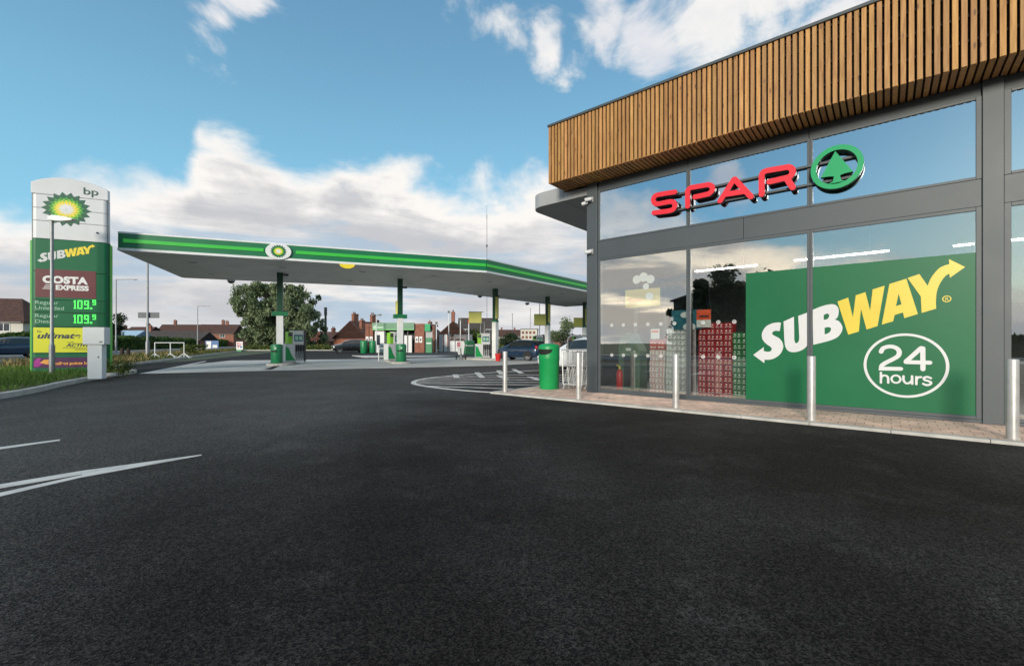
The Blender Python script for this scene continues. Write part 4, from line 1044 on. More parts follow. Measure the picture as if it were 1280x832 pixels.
# flags on the pillars
def flag(u, Y, w, v0, v1, label):
    x, y = at(u, Y); z0, z1 = zz(v1, Y), zz(v0, Y)
    t = thing('pillar_flag', label, 'flag sign', (x, y, z0), R(6), 'yellow flag signs on the pillars')
    q = MB(); q.box(-w/2,w/2,-.02,.02,0,z1-z0); q.build('sheet','flag',t,bevel=.005)
    q = MB(); q.tube([(-w/2,0,z1-z0+.02),(w/2+.15,0,z1-z0+.02)],.025,6); q.tube([(-w/2,0,-.02),(w/2+.15,0,-.02)],.025,6); q.build('arm','galv',t)
    return t
flag(594,31.9,.92,390,403.5,'lime yellow flag sign on the third pillar, left of it'); flag(675,37.0,1.0,393,406,'lime yellow flag sign on the fourth pillar, left of it'); flag(723.5,42.4,1.0,397.5,408.5,'lime yellow flag sign on the fifth pillar, left of it')
q = MB(); q.tube([(-.15,0,0),(-.15,0,1.5)],.03,6); q.tube([(.15,0,0),(.15,0,1.5)],.03,6)
# second pair of thin posts behind the pump
t = thing('sign_post_pair', 'two slim white posts carrying the flag over the front facing pump', 'posts', (*at(603,35.5), 0), 0)
q.v = [(x,y,z*1.95) for x,y,z in q.v]; q.build('post','white',t)
# red cup like bucket and sand bucket at pillar
t = thing('fire_bucket', 'small red bucket standing at the foot of the third pillar', 'bucket', (*G(622.6,451.2), .006), 0)
q = MB(); q.lathe([(.15,0),(.21,.5),(.22,.5),(.20,.46)],16); q.build('bucket_body','red',t,smooth=True)
q = MB(); q.tube([(-.2,0,.48),(-.12,0,.62),(.12,0,.62),(.2,0,.48)],.012,6); q.build('handle','galv',t)
# air machine
t = thing('air_machine', 'white tapering air and water machine with pale red top near the front pump', 'air machine', (*at(576,32.8), .006), R(8))
q = MB(); q.prism_xz([(-.20,.35),(.20,.35),(.30,1.15),(.22,1.38),(-.22,1.38),(-.30,1.15)],-.2,.2); q.build('machine_body','white',t,bevel=.04)
q = MB(); q.box(-.27,-.06,-.213,-.201,.95,1.28); q.build('panel','led_pink',t)
q = MB(); q.box(-.09,.09,-.08,.08,0,.35); q.build('foot','galv',t)
q = MB(); q.tube([(.26,-.15,1.1),(.42,-.2,.9),(.40,-.22,.3),(.2,-.24,.12),(.0,-.25,.4),(-.02,-.22,.85)],.025,6); q.build('hose','rubber',t)
for sx in (-1,1):
    q = MB(); q.tube([(sx*.34-.04,-.1,.14),(sx*.34+.04,-.1,.14)],.14,12); q.build('wheel','rubber',t)
q = MB(); q.tube([(.34,-.1,.14),(-.34,-.1,.14)],.02,6); q.build('axle','galv',t)
# hoop guards at the pump islands
for (u,v,w,l) in ((482,451,.9,'white tubular hoop guard left of the second pillar pump'),(374,453.5,.6,'white tubular hoop guard right of the first pillar pump')):
    t = thing('hoop_guard', l, 'guard rail', (*G(u,v), 0), rot1, 'hoop guards by the pumps'); q = MB(); q.tube([(-w/2,0,0),(-w/2,0,.78),(-w/2+.08,0,.86),(w/2-.08,0,.86),(w/2,0,.78),(w/2,0,0)],.035,8); q.build('hoop','white',t,smooth=True)

# ================================================================== price totem
TY = 17.0; tl = V2(at(41, TY)); tr_ = V2(at(138.5, TY*1.055)); te = (tr_-tl).normalized(); TW = (tr_-tl).length
tot = thing('price_totem', 'tall green and white fuel price totem with flower emblem and lit prices', 'sign', (tl.x, tl.y, .0), math.atan2(te.y, te.x))
def tz(v): return zz(v, TY)
def face(z0, z1, m_, nm, inset=0., y=-.20, par=tot, mat2=None):
    q = MB(); pts_ = []
    x0, x1 = inset, TW-inset; rr = .16
    for k in range(7): a = R(180+15*k); pts_.append((x0+rr+rr*math.cos(a), y+rr+rr*math.sin(a)))
    for k in range(7): a = R(270+15*k); pts_.append((x1-rr+rr*math.cos(a), y+rr+rr*math.sin(a)))
    pts_ += [(x1, .0),(x0, .0)]
    q.prism(pts_, z0, z1); return q.build(nm, m_, par, bevel=.004)
zt = [tz(298.2), tz(276), tz(260), tz(243)]
for i in range(3): face(zt[i]+.008, zt[i+1]-.008, 'white_panel', 'upper_panel', .02)
# domed top panel
q = MB(); N_ = 24; rr = .16
prof = [(.02+ (TW-.04)*k/N_) for k in range(N_+1)]
TOPS = [(43,228.5),(50,226.3),(60,224.6),(75,223.6),(90,225),(110,229),(125,234),(138,240)]
def topz(x):
    p = tl+te*x; u = 640+F*p.x/p.y; u = min(137.9,max(43.1,u))
    for (ua,va),(ub,vb) in zip(TOPS,TOPS[1:]):
        if ua <= u <= ub: return zz(va+(vb-va)*(u-ua)/(ub-ua), p.y)
for y0 in (0,): 
    poly_ = [(.02, zt[3]+.008)] + [(TW-.02, zt[3]+.008)] + [(x, topz(x)) for x in prof[::-1]]
    q.prism_xz(poly_, -.19, .0)
q.build('top_panel','white_panel',tot,bevel=.02)
b = MB(); b.box(.04,TW-.04,-.15,-.01,0,zt[3]); b.build('core','grey_dk',tot)
# side trims
b = MB(); b.box(-.05,.02,-.08,.03,.1,zt[0]-.08); b.box(TW-.02,TW+.05,-.08,.03,.1,zt[0]-.08); b.build('edge_trim','totemlime',tot,bevel=.015)
secs = [(298.6,338.6),(339.2,374.2),(374.8,389.8),(390.4,407.6),(408.2,441.5),(442.1,468)]
for i, (va, vb) in enumerate(secs): face(max(.09,tz(vb)), tz(va), 'totem' if i not in (2,3) else 'totem_dk', 'green_panel')
YF = -.2005
def tx(u):                               # along the face, from a pixel column
    lo, hi = 0., TW
    for _ in range(40):
        m_ = (lo+hi)/2; p = tl+te*m_
        if 640+F*p.x/p.y < u: lo = m_
        else: hi = m_
    return lo
def tzz(u, v):
    p = tl+te*tx(u); return zz(v, p.y)
def rect(u0, v0, u1, v1, m_, nm, dy=.006, par=tot):
    q = MB(); q.box(tx(u0), tx(u1), YF-dy, YF, tzz(u0,v1), tzz(u0,v0)); return q.build(nm, m_, par)
mar = rect(48,336.5,123,371.5,'maroon','maroon_panel')
ult = rect(45.5,409.3,126,440.3,'ultiyellow','yellow_panel')
pur = rect(45.5,446.5,126,459.5,'purple','purple_strip')
helios(tot, tx(86.5), tzz(86.5,263.5), .665, YF-.001, 1.12)
def label(s, u, v, hpx, m_, nm, par=tot, sx=1., off_=0., dy=.009, shear=0., align='LEFT', spacing=1.):
    z = tzz(u, v); size = hpx/F*(tl+te*tx(u)).y/.70      # cap height is about .7 of the size
    q = moved(text(s, size, .004, off_, align, sx, shear, spacing), tx(u), YF-dy, z); return q.build(nm, m_, par)
label('bp', 106.3, 244.5, 8.6, 'inkgreen', 'letters', sx=1.25, dy=.004)
# slanted arrow lettering
allp = [p for ch in 'SUBWAY' for p in VINYL[ch][0]]
sx0, sx1 = min(p[0] for p in allp), max(p[0] for p in allp); sz0, sz1 = min(p[1] for p in allp), max(p[1] for p in allp)
X0, X1 = tx(50.3), tx(122); Z0, Z1 = tzz(50,328.8), tzz(120,308.2)
for ch in 'SUBWAY':
    lo = [[(X0+(x-sx0)/(sx1-sx0)*(X1-X0), Z0+(z-sz0)/(sz1-sz0)*(Z1-Z0)*1.06) for x, z in smooth_loop([tuple(p) for p in lp], sub=3)] for lp in VINYL[ch]]
    moved(solid([lo], .004), dy=YF-.0045).build('slanted_letter', 'vwhite' if ch in 'SUB' else 'leafyellow', tot)
label('COSTA', 57.3, 353.6, 8.0, 'paper', 'letters', mar, 1.06, .022, .011, spacing=1.1)
label('EXPRESS', 73, 362.6, 5.8, 'paper', 'letters', mar, 1.02, .012, .011)
q = MB()
for k in range(3): q.box(tx(57+k*1.6),tx(70.5),YF-.010,YF-.0065,tzz(57,361.5-k*2.2),tzz(57,360.7-k*2.2))
q.build('speed_lines','paper',mar)
for (s, v) in (('Regular',380.2),('Unleaded',387.0),('Regular',396.6),('Diesel',403.6)): label(s, 47.3, v, 4.4, 'palegreen', 'letters', sx=1.15, dy=.003)
# seven segment digits
SEGS = {'1':'bc','0':'abcdef','9':'abcdfg'}
def digits(s, u, v, wpx, hpx):
    q = MB(); w_ = tx(u+wpx)-tx(u); z0 = tzz(u, v); h_ = hpx/F*(tl+te*tx(u)).y; th_ = w_*.26; x = tx(u)
    for ch in s:
        for sg_ in SEGS[ch]:
            bx_ = {'a':(0,w_,h_-th_,h_),'d':(0,w_,0,th_),'g':(0,w_,h_/2-th_/2,h_/2+th_/2),'b':(w_-th_,w_,h_/2,h_),'c':(w_-th_,w_,0,h_/2),'f':(0,th_,h_/2,h_),'e':(0,th_,0,h_/2)}[sg_]
            dd = .0005 if sg_ in 'adg' else 0
            q.box(x+bx_[0], x+bx_[1], YF-.006-dd, YF, z0+bx_[2], z0+bx_[3])
        if ch == '1':
            q.box(x+w_-th_*1.6, x+w_-th_*.9, YF-.0067, YF, z0+h_*.78, z0+h_*.93); q.box(x+w_-th_*1.5, x+w_+th_*.4, YF-.0069, YF, z0, z0+th_)
        x += w_*1.38
    return q, x
for v in (386.0, 404.0):
    q, x = digits('109', 91.8, v, 6.0, 10.4)
    z = tzz(91, v); q.box(x-.02, x+.045, YF-.006, YF, z-.005, z+.06)
    q2, _ = digits('9', 118.6, v-4.4, 4.2, 6.2); merge(q, q2).build('price_digits','led',tot)
label('bp', 50, 415.2, 2.6, 'ink', 'letters', ult, 1.2, 0, .009)
label('ultimate', 49.5, 422.6, 6.6, 'ink', 'letters', ult, 1.32, .010, .009, .25)
label('with', 87.5, 428.6, 2.0, 'ink', 'letters', ult, 1.2, .0, .009, .2)
label('ACTIVE', 86.0, 433.0, 3.8, 'ink', 'letters', ult, 1.2, .006, .009, .3)
label('technology', 96.5, 437.2, 1.8, 'ink', 'letters', ult, 1.2, .0, .009, .2)
q = MB(); q.box(tx(82),tx(124),YF-.0085,YF-.0065,tzz(82,434.9),tzz(82,434.4)); q.build('underline','ink',ult)
label('collect points here', 71, 455.4, 3.5, 'orange', 'letters', pur, 1.0, .006, .009)
q = MB(); q.prism_xz([(tx(46.5)+x,tzz(47,458)+z) for x,z in ((0,0),(.12,.0),(.26,.13),(.17,.20),(.2,.33),(.1,.33),(.0,.2))],YF-.010,YF-.0065); q.build('petal_print','pink',pur)
q = MB(); q.prism_xz([(tx(53.5)+x,tzz(54,457)+z) for x,z in ((0,.12),(.12,.24),(.3,.25),(.42,.16),(.25,.13),(.40,.05),(.2,.06),(.08,.1))],YF-.0105,YF-.0065); q.build('petal_print','orange',pur)
q = MB(); q.ball((tx(124.5),YF-.02,tzz(124,292.5)),.035,10,6); q.build('sensor','grey_dk',tot)
# ================================================================== street furniture on the left
def lamp_post(x, y, z, hgt, arm, az, label, r_=.075, base=True, lampw=.28, group='street lamps along the road', sl=0.):
    t = thing('street_lamp', label, 'street lamp', (x, y, z), az, group)
    q = MB(); q.tube([(0,0,0),(0,0,1.5)],r_*1.5,12); q.tube([(0,0,1.5),(0,0,1.6),(0,0,hgt*.7),(0,0,hgt)],[r_*1.5,r_,r_*.9,r_*.75],12); q.build('pole','galv',t,smooth=True)
    if arm:
        q = MB(); q.tube([(0,0,hgt-.05),(arm*.5,0,hgt-.02+sl*.5),(arm,0,hgt+sl)],r_*.5,8); q.build('arm','galv',t)
        q = MB(); q.prism_xz([(arm-.1,hgt+.06+sl),(arm*1.0+.5,hgt+.02+sl),(arm+.52,hgt-.02+sl),(arm+.05,hgt-.09+sl)],-.12,.12); q.build('lantern','grey_lt',t,bevel=.02)
    return t
t = thing('street_lamp', 'short grey lamp post with flat lantern standing right before the price totem', 'street lamp', (*G(65,467,.085), .085), R(0))
q = MB(); q.tube([(0,0,0),(0,0,1.02)],.085,16); q.tube([(0,0,1.02),(0,0,1.1),(0,0,5.72)],[.085,.055,.05],16); q.build('pole','galv',t,smooth=True)
q = MB(); q.prism_xz([(-.08,5.62),(-.06,5.76),(.1,5.80),(.55,5.74),(.86,5.66),(.80,5.60),(.4,5.57),(.08,5.60)],-.11,.11); q.build('lantern','white',t,bevel=.02)
x, y = at(145, 54); lamp_post(x, y, .1, 8.9, 1.9, R(5), 'grey street lamp beyond the road just right of the totem')
x, y = at(247, 82); lamp_post(x, y, .1, 8.0, 1.7, R(5), 'more distant grey street lamp before the hedge and terraced houses')
x, y = at(394, 92); lamp_post(x, y, .1, 6.2, 1.0, R(190), 'far slim grey lamp post right of the willow', .07)
x, y = at(399.5, 110); lamp_post(x, y, .1, 8.0, .9, R(185), 'farthest slim lamp post between the willow and the mast pole', .07)
# pole with sign in front of the road
t = thing('sign_pole', 'tall grey pole carrying a dark grey direction sign seen from behind', 'sign post', (*G(184.5,446,.085), .085), R(4))
q = MB(); q.tube([(0,0,0),(0,0,1.2)],.15,14); q.tube([(0,0,1.2),(0,0,1.35),(0,0,9.5)],[.14,.085,.07],14); q.build('pole','galv',t,smooth=True)
q = MB(); q.box(-.83,.83,.10,.14,3.20,3.66); q.build('sign_plate','signgrey',t,bevel=.02)
q = MB(); q.box(-.5,.5,.085,.10,3.3,3.34); q.box(-.5,.5,.085,.10,3.5,3.54); q.build('bracket','signgrey',t)
# mast pole
t = thing('mast_pole', 'thick dark mast pole with slim antenna drum at its top right of the willow', 'mast', (*at(407,95), 0), 0)
q = MB(); q.tube([(0,0,0),(0,0,7.2)],[.3,.22],12); q.build('pole','grey_dk',t); q = MB(); q.tube([(0,0,7.2),(0,0,8.9)],.3,12); q.build('antenna_drum','grey_dk',t)
# white meter pillar beside the totem
t = thing('meter_cabinet', 'white metal electricity cabinet on a narrower plinth beside the totem', 'cabinet', (*at(121.3,14.0), .085), R(16))
q = MB(); q.box(-.19,.19,-.12,.12,0,1.08); q.build('plinth','white',t,bevel=.012)
q = MB(); q.box(-.29,.27,-.16,.16,1.081,1.62); q.build('upper_box','white',t,bevel=.012)
q = MB(); q.box(.08,.11,-.127,-.118,.66,.71); q.build('lock','grey_dk',t); q = MB(); q.box(.14,.22,-.167,-.158,1.15,1.18); q.build('lock','grey_dk',t)
o = MB(); o.ball((0,0,.06),.2,10,6,(1,.8,.45)); tag(o.build('marker_stone','kerb',loc=(*at(136.5,14.6),.085)), 'pale stone lump in the grass beside the white cabinet', 'stone')
# white barrier frame
t = thing('barrier_frame', 'white tubular barrier frame on splayed feet standing on the verge', 'barrier', (*G(211,447.6,.085), .085), R(22))
q = MB(); 
for x in (-.85,.1,.95): q.tube([(x,0,.1),(x,0,1.16)],.035,8)
q.tube([(-.88,0,1.16),(.98,0,1.16)],.035,8); q.build('frame','white',t)
for x in (-.85,.1,.95):
    q = MB()
    for dx, dy in ((.4,.25),(-.4,.25),(.4,-.25),(-.4,-.25)): q.tube([(x,0,.36),(x+dx,dy,.02)],.03,6)
    q.build('foot','white',t)
for i, u in enumerate((152.3, 159.7)):
    t = thing('timber_post', ('left of two dark stumpy timber posts on the dry verge','right of two dark stumpy timber posts on the dry verge')[i], 'post', (*G(u,448.6,.085), .085), R(20*i), 'dark timber posts on the verge')
    q = MB(); q.tube([(0,0,0),(0,0,.30),(.03,0,.62)],[.16,.14,.11],8); q.build('stump','darkwood',t); q = MB(); q.ball((.03,0,.68),.11,8,6); q.build('cap','darkwood',t)
t = thing('blue_sign', 'wide blue and white sign board low beside the distant hedge', 'sign', (*at(265,62), .085), R(8))
q = MB(); q.box(-.85,.85,-.03,.03,.3,1.5); q.build('board','blue',t); q = MB(); q.box(-.7,-.1,-.045,-.031,.4,1.4); q.box(.1,.7,-.045,-.031,.5,.9); q.build('white_print','paper',t)
q = MB(); q.box(-.8,-.7,-.02,.02,0,.3); q.box(.7,.8,-.02,.02,0,.3); q.build('leg','galv',t)
t = thing('pavement_sign', 'white pavement sign with red and blue print at the end of the verge', 'sign', (*at(299.5,60.5), .085), R(6))
q = MB(); q.box(-.42,.42,-.03,.03,.25,1.35); q.build('board','paper',t,bevel=.01); q = MB(); q.box(-.3,.3,-.2,.2,0,.25); q.build('foot','bin_dk',t)
q = MB(); q.prism_xz([(-.3,.5),(-.2,.45),(.3,1.1),(.2,1.15)],-.04,-.031); q.box(-.3,.0,-.04,-.031,1.0,1.2); q.build('red_print','red',t); q = MB(); q.prism_xz([(.05,.5),(.3,.5),(.3,.75),(.1,.8)],-.04,-.031); q.box(-.3,-.1,-.041,-.031,.7,.9); q.build('blue_print','blue',t)
# ================================================================== cars
def car(name, label, paint, loc, rz, st, glasszone, wheels=(-1.28,1.27), wr=.31, group=None, pillars=(.02,), wheelm='chrome', suv=False):
    """st: (x, z_bottom, z_belt, z_top, half_belt, half_top); greenhouse where z_top is well above the belt"""
    t = thing(name, label, 'car', loc, rz, group)
    q = MB(); rings = []
    for (x, zb, zbelt, ztop, wb, wt) in st:
        rings.append([(x,-wb*.86,zb),(x,-wb*.99,zb+.12),(x,-wb,(zb+zbelt)*.55),(x,-wb*.97,zbelt),(x,-wt,ztop-.05),(x,-wt*.7,ztop),(x,0,ztop+.015),(x,wt*.7,ztop),(x,wt,ztop-.05),(x,wb*.97,zbelt),(x,wb,(zb+zbelt)*.55),(x,wb*.99,zb+.12),(x,wb*.86,zb)])
    m_ = len(rings[0]); v = [p for r_ in rings for p in r_]; f = []
    for i in range(len(rings)-1):
        for k in range(m_): f.append((i*m_+k, i*m_+(k+1)%m_, (i+1)*m_+(k+1)%m_, (i+1)*m_+k))
    f.append(tuple(range(m_))); f.append(tuple(reversed([(len(rings)-1)*m_+k for k in range(m_)])))
    q.add(v, f); body = q.build('body', paint, t, smooth=True)
    sub = body.modifiers.new('smooth','SUBSURF'); sub.levels = 1; sub.render_levels = 2
    # glass: offset copies of the greenhouse faces
    def interp(x):
        for a, c in zip(st, st[1:]):
            if a[0] <= x <= c[0]:
                k = (x-a[0])/(c[0]-a[0]); return [a[j]+(c[j]-a[j])*k for j in range(6)]
    xs = [glasszone[1]+(glasszone[2]-glasszone[1])*k/10 for k in range(11)]
    for sgn in (-1,1):
        g = MB(); rows = []
        for x in xs:
            _,zb,zbelt,ztop,wb,wt = interp(x)
            zt_ = zbelt+(ztop-zbelt)*.80; zl = zbelt+.03
            a = (zt_-zbelt)/(ztop-.05-zbelt+1e-6)
            rows.append(((x, sgn*(wb*.97-.0+.012), zl),(x, sgn*(wb*.97+(wt-wb*.97)*min(1,a)+.012), zt_)))
        for r1, r2 in zip(rows, rows[1:]):
            mid = (r1[0][0]+r2[0][0])/2
            if any(abs(mid-p) < .06 for p in pillars): continue
            g.quad(r1[0], r2[0], r2[1], r1[1])
        g.build('side_window','car_glass',t)
        h_ = MB(); h_.box(-.55,-.40,sgn*interp(-.5)[4]*.99-.02,sgn*interp(-.5)[4]*.99+.02,interp(-.5)[2]-.12,interp(-.5)[2]-.09); h_.build('door_handle',paint,t)
        h_ = MB(); h_.ball((glasszone[1]+.12,sgn*(interp(glasszone[1])[4]+.10),interp(glasszone[1])[2]+.05),.1,8,6,(.7,1,.7)); h_.build('wing_mirror',paint,t)
    for nm, (xa, xb) in (('windscreen',(glasszone[0],glasszone[1])),('rear_window',(glasszone[2],glasszone[3]))):
        a, c = interp(xa), interp(xb); lo, hi = (a, c) if a[3] < c[3] else (c, a); xl, xh = (xa, xb) if a[3] < c[3] else (xb, xa)
        sg_ = -1 if nm == 'windscreen' else 1
        g = MB(); g.quad((xl+sg_*.03,-lo[5]*.88,lo[3]+.035),(xl+sg_*.03,lo[5]*.88,lo[3]+.035),(xh+sg_*.03,hi[5]*.86,hi[3]+.0),(xh+sg_*.03,-hi[5]*.86,hi[3]+.0)); g.build(nm,'car_glass',t)
    for x in wheels:
        for sgn in (-1,1):
            y = sgn*(interp(x)[4]-.10)
            g = MB(); g.tube([(x,y-.10,wr),(x,y+.105,wr)],wr,24); w_ = g.build('wheel','rubber',t,smooth=True)
            g = MB(); yo = y+sgn*.11
            g.tube([(x,yo-.012,wr),(x,yo+.008,wr)],wr*.30,14)
            for k in range(7):
                a = 2*math.pi*k/7; g.beam((x,yo,wr),(x+wr*.68*math.cos(a),yo,wr+wr*.68*math.sin(a)),.014,.05)
            n_ = 24
            for k in range(n_):
                a, c = 2*math.pi*k/n_, 2*math.pi*(k+1)/n_
                g.quad((x+wr*.62*math.cos(a),yo,wr+wr*.62*math.sin(a)),(x+wr*.72*math.cos(a),yo,wr+wr*.72*math.sin(a)),(x+wr*.72*math.cos(c),yo,wr+wr*.72*math.sin(c)),(x+wr*.62*math.cos(c),yo,wr+wr*.62*math.sin(c)))
            g.build('rim',wheelm,w_)
            g = MB(); yi = sgn*(interp(x)[4]+.003); n_ = 14; pts_ = [(x+(wr+.07)*math.cos(math.pi*k/n_),wr+(wr+.05)*math.sin(math.pi*k/n_)) for k in range(n_+1)]
            g.prism_xz(pts_, yi-.02, yi+.001); g.build('wheel_arch','rubber',t)
    xf, xr = st[0][0], st[-1][0]
    for sgn in (-1,1):
        g = MB(); g.ball((xf+.14,sgn*st[1][4]*.78,st[1][2]-.06),.13,10,6,(1,.9,.6)); g.build('headlight','car_lens',t,smooth=True)
        g = MB(); g.ball((xr-.10,sgn*st[-2][4]*.84,st[-2][2]-.04),.12,10,6,(.9,.8,1.3)); g.build('tail_light','car_red',t,smooth=True)
    g = MB(); g.box(xf-.02,xf+.03,-.26,.26,.42,.53); g.build('number_plate','paper',t)
    g = MB(); g.box(xr-.03,xr+.02,-.26,.26,.62,.73); g.build('number_plate','flag',t)
    return t
HATCH = [(-2.0,.28,.55,.58,.62,.5),(-1.9,.2,.66,.72,.80,.66),(-1.2,.18,.86,.92,.87,.74),(-.95,.18,.90,.99,.88,.72),(-.25,.18,.93,1.40,.88,.62),(.3,.18,.94,1.46,.88,.63),(1.0,.18,.96,1.44,.87,.62),(1.55,.2,.97,1.36,.85,.60),(1.88,.24,.95,1.02,.80,.62),(1.98,.3,.80,.84,.72,.55)]
HZ = (-.95,-.40,1.55,1.86)
SUV = [(-2.2,.35,.75,.8,.72,.6),(-2.1,.3,.9,.96,.86,.72),(-1.3,.26,1.02,1.1,.92,.78),(-1.05,.26,1.05,1.15,.93,.76),(-.45,.26,1.08,1.62,.93,.66),(.3,.26,1.09,1.72,.93,.67),(1.2,.26,1.1,1.70,.92,.66),(1.85,.28,1.1,1.62,.90,.64),(2.12,.32,1.08,1.18,.86,.68),(2.2,.4,.9,.95,.8,.6)]
cu, cY = at(651, 31.4), 31.4
car('parked_car', 'dark blue hatchback parked by the pumps beyond the left bollard', 'car_blue', (at(650,31.6)[0], 31.6, .006), R(-38), HATCH, HZ, pillars=(.35,))
car('parked_car', 'white car parked beside the shop, partly hidden by bin and trolleys', 'car_white', (at(765,17.8)[0]-1.27*math.cos(TH), 17.8+1.27*math.sin(TH), 0), -TH, HATCH, HZ, pillars=(.35,))
car('parked_car', 'black estate car parked before the brick houses near the kiosk', 'car_black', (at(438,57)[0], 57, 0), R(28), SUV, (-1.05,-.5,1.85,2.1), wheels=(-1.38,1.38), wr=.36, pillars=(.4,))
car('moving_car', 'dark car on the main road at the left edge of the picture', 'car_blue', (at(12,35.5)[0]-.3, 35.5, .004), math.atan2(RD.y,RD.x)+R(-58), SUV, (-1.05,-.5,1.85,2.1), wheels=(-1.38,1.38), wr=.36, pillars=(.4,))
# ================================================================== buildings beyond
def house(name, label, loc, rz, w, d, eaves, ridge, wall='brick', roof='tile', chim=(), wins=(), hip=0., group=None, cat='house', door=None):
    """ridge runs along x; the front is the -y side"""
    t = thing(name, label, cat, loc, rz, group)
    q = MB(); q.box(-w/2,w/2,-d/2,d/2,0,eaves)
    if not hip:
        q.add([(-w/2,-d/2,eaves),(-w/2,d/2,eaves),(-w/2,0,ridge-.06),(w/2,-d/2,eaves),(w/2,d/2,eaves),(w/2,0,ridge-.06)], [(0,2,1),(3,4,5),(0,3,5,2),(1,2,5,4)])
    q.build('wall', wall, t)
    o = .35; sl = (ridge-eaves)/(d/2); ze = eaves-sl*o
    hx = hip
    q = MB(); x0, x1 = -w/2-(o if hip else .15), w/2+(o if hip else .15)
    for dz in (0,):
        v = [(x0,-d/2-o,ze),(x1,-d/2-o,ze),(x1,d/2+o,ze),(x0,d/2+o,ze),(x0+hx,0,ridge),(x1-hx,0,ridge),
             (x0,-d/2-o,ze-.14),(x1,-d/2-o,ze-.14),(x1,d/2+o,ze-.14),(x0,d/2+o,ze-.14),(x0+hx,0,ridge-.14),(x1-hx,0,ridge-.14)]
        q.add(v, [(0,1,5,4),(2,3,4,5),(1,2,5),(3,0,4),(7,6,10,11),(9,8,11,10),(8,7,11),(6,9,10),(0,6,7,1),(1,7,8,2),(2,8,9,3),(3,9,6,0)])
    rf = q.build('roof', roof, t)
    for (cx_, cy_, cw_, ct_) in chim:
        q = MB(); q.box(cx_-cw_/2,cx_+cw_/2,cy_-.3,cy_+.3,eaves,ct_); q.box(cx_-cw_/2-.05,cx_+cw_/2+.05,cy_-.35,cy_+.35,ct_-.25,ct_-.1)
        ch = q.build('chimney', wall if wall.startswith('brick') else 'brick2', rf)
        q = MB()
        for k in range(max(1,int(cw_/.4))): q.tube([(cx_-cw_/2+.2+k*.4,cy_,ct_),(cx_-cw_/2+.2+k*.4,cy_,ct_+.35)],.11,8)
        q.build('chimney_pot','brick2',ch)
    for (wx, wz, ww, wh) in wins:
        q = MB(); q.box(wx-ww/2,wx+ww/2,-d/2-.05,-d/2+.02,wz,wz+wh); wn = q.build('window','white',t)
        q = MB(); q.box(wx-ww/2+.08,wx-.04,-d/2-.06,-d/2-.045,wz+.08,wz+wh-.08); q.box(wx+.04,wx+ww/2-.08,-d/2-.06,-d/2-.045,wz+.08,wz+wh-.08); q.build('pane','winglass',wn)
    q = MB(); q.box(-w/2-.02,w/2+.02,-d/2-o-.06,-d/2-o+.04,ze-.16,ze-.03); q.build('gutter','grey_dk',t)
    return t
W2 = [(-2.6,3.1,1.5,1.2),(2.6,3.1,1.5,1.2),(-2.6,.8,1.6,1.4),(2.6,.8,1.6,1.4)]
house('detached_house','cream house with dark brown hipped roof behind the hedge at the left edge', (*at(-2,66),0), R(15), 11, 8, 4.6, 7.9, 'render','tile',[(-3.2,0,.9,9.2)],[(-2.6,2.9,1.5,1.2),(.2,2.9,1.5,1.2),(3.3,2.9,1.5,1.2),(-2.6,.8,1.6,1.4),(3,.8,1.6,1.4)],hip=3)
hs = [
 ('terraced_house','long brown roofed terrace beyond the hedge, tallest of that row',(203+48,165),4,27,8,4.8,8.2,'brick2','tile',[(-9,0,.9,9.7),(8,0,.9,9.8)],[(-10+5*k,2.9,1.6,1.2) for k in range(5)]),
 ('terraced_house','brick gabled house right of the long terrace beyond the hedge',(276,150),8,12,9,4.6,7.6,'brick','tile',[(2,0,.8,8.7)],W2),
 ('bungalow','low dark roofed bungalow in front of the long terrace',(216,120),10,13,7,2.4,4.6,'brick','tile_gr',[(-5.5,0,.8,6.0)],[(-2,.8,1.6,1.2),(3,.8,1.6,1.2)]),
 ('bungalow','low grey brown bungalow roof behind the white barrier',(238,112),4,9,7,2.3,4.1,'brick2','tile_gr',[],[(-2,.8,1.4,1.2),(2,.8,1.4,1.2)]),
 ('outbuilding','small pale blue pitched roof beyond the hedge',(167,110),-4,5.5,6,2.6,4.4,'render','slate_blue',[],[(0,1,1.2,1)]),
 ('terraced_house','small brown house right of the pale blue roof',(180,150),-6,9,8,4.2,6.8,'brick2','tile',[(1.5,0,.9,8.0)],W2),
 ('terraced_house','far brick house beside the small dark tree by the willow',(331,170),12,12,8,4.0,6.6,'brick2','tile',[(2,0,.8,7.8)],W2),
 ('terraced_house','small far brown house at the left end of the hedge',(153,160),6,8,8,4.4,6.6,'brick2','tile',[(1,0,.9,7.6)],W2)]
for nm,lb,(u,Y),a,w_,d_,ev,rg,wl,rfm,ch,wi in hs:
    house(nm,lb,(*at(u,Y),0),R(a),w_,d_,ev,rg,wl,rfm,ch,wi)
# brick semis behind the kiosk
house('brick_house','red brick gabled house with three chimneys left behind the kiosk',(*at(458,88),0),R(62),8,9,2.5,5.5,'brick','tile',[(-2.6,.3,1.2,6.9),(-3.2,-2.2,.8,5.6),(1.6,-.2,1.1,7.0),(3.4,.6,.7,6.0)],[(-2,.8,1.4,1.2),(2,.8,1.4,1.2)])
house('brick_house','row of smaller red brick roofs stepping down left behind the black car',(*at(430,110),0),R(58),14,8,1.9,4.0,'brick','brick2',[(-3,0,.8,4.9),(4,0,.7,4.6)],[(-5,.6,1.4,1.0),(5,.6,1.4,1.0)])
house('brick_house','orange brick gable end with tall chimney between kiosk and front pump',(*at(568.5,84),0),R(92),8,4.9,3.0,5.2,'brick','tile',[(-3.2,.0,.95,6.9)],[(0,.8,1.4,1.2)])
house('brick_house','big dark tiled house behind the third pillar and flag',(*at(597,101),0),R(4),8.4,8,4.0,7.0,'brick2','tile_gr',[(.2,0,.7,7.9)],W2)
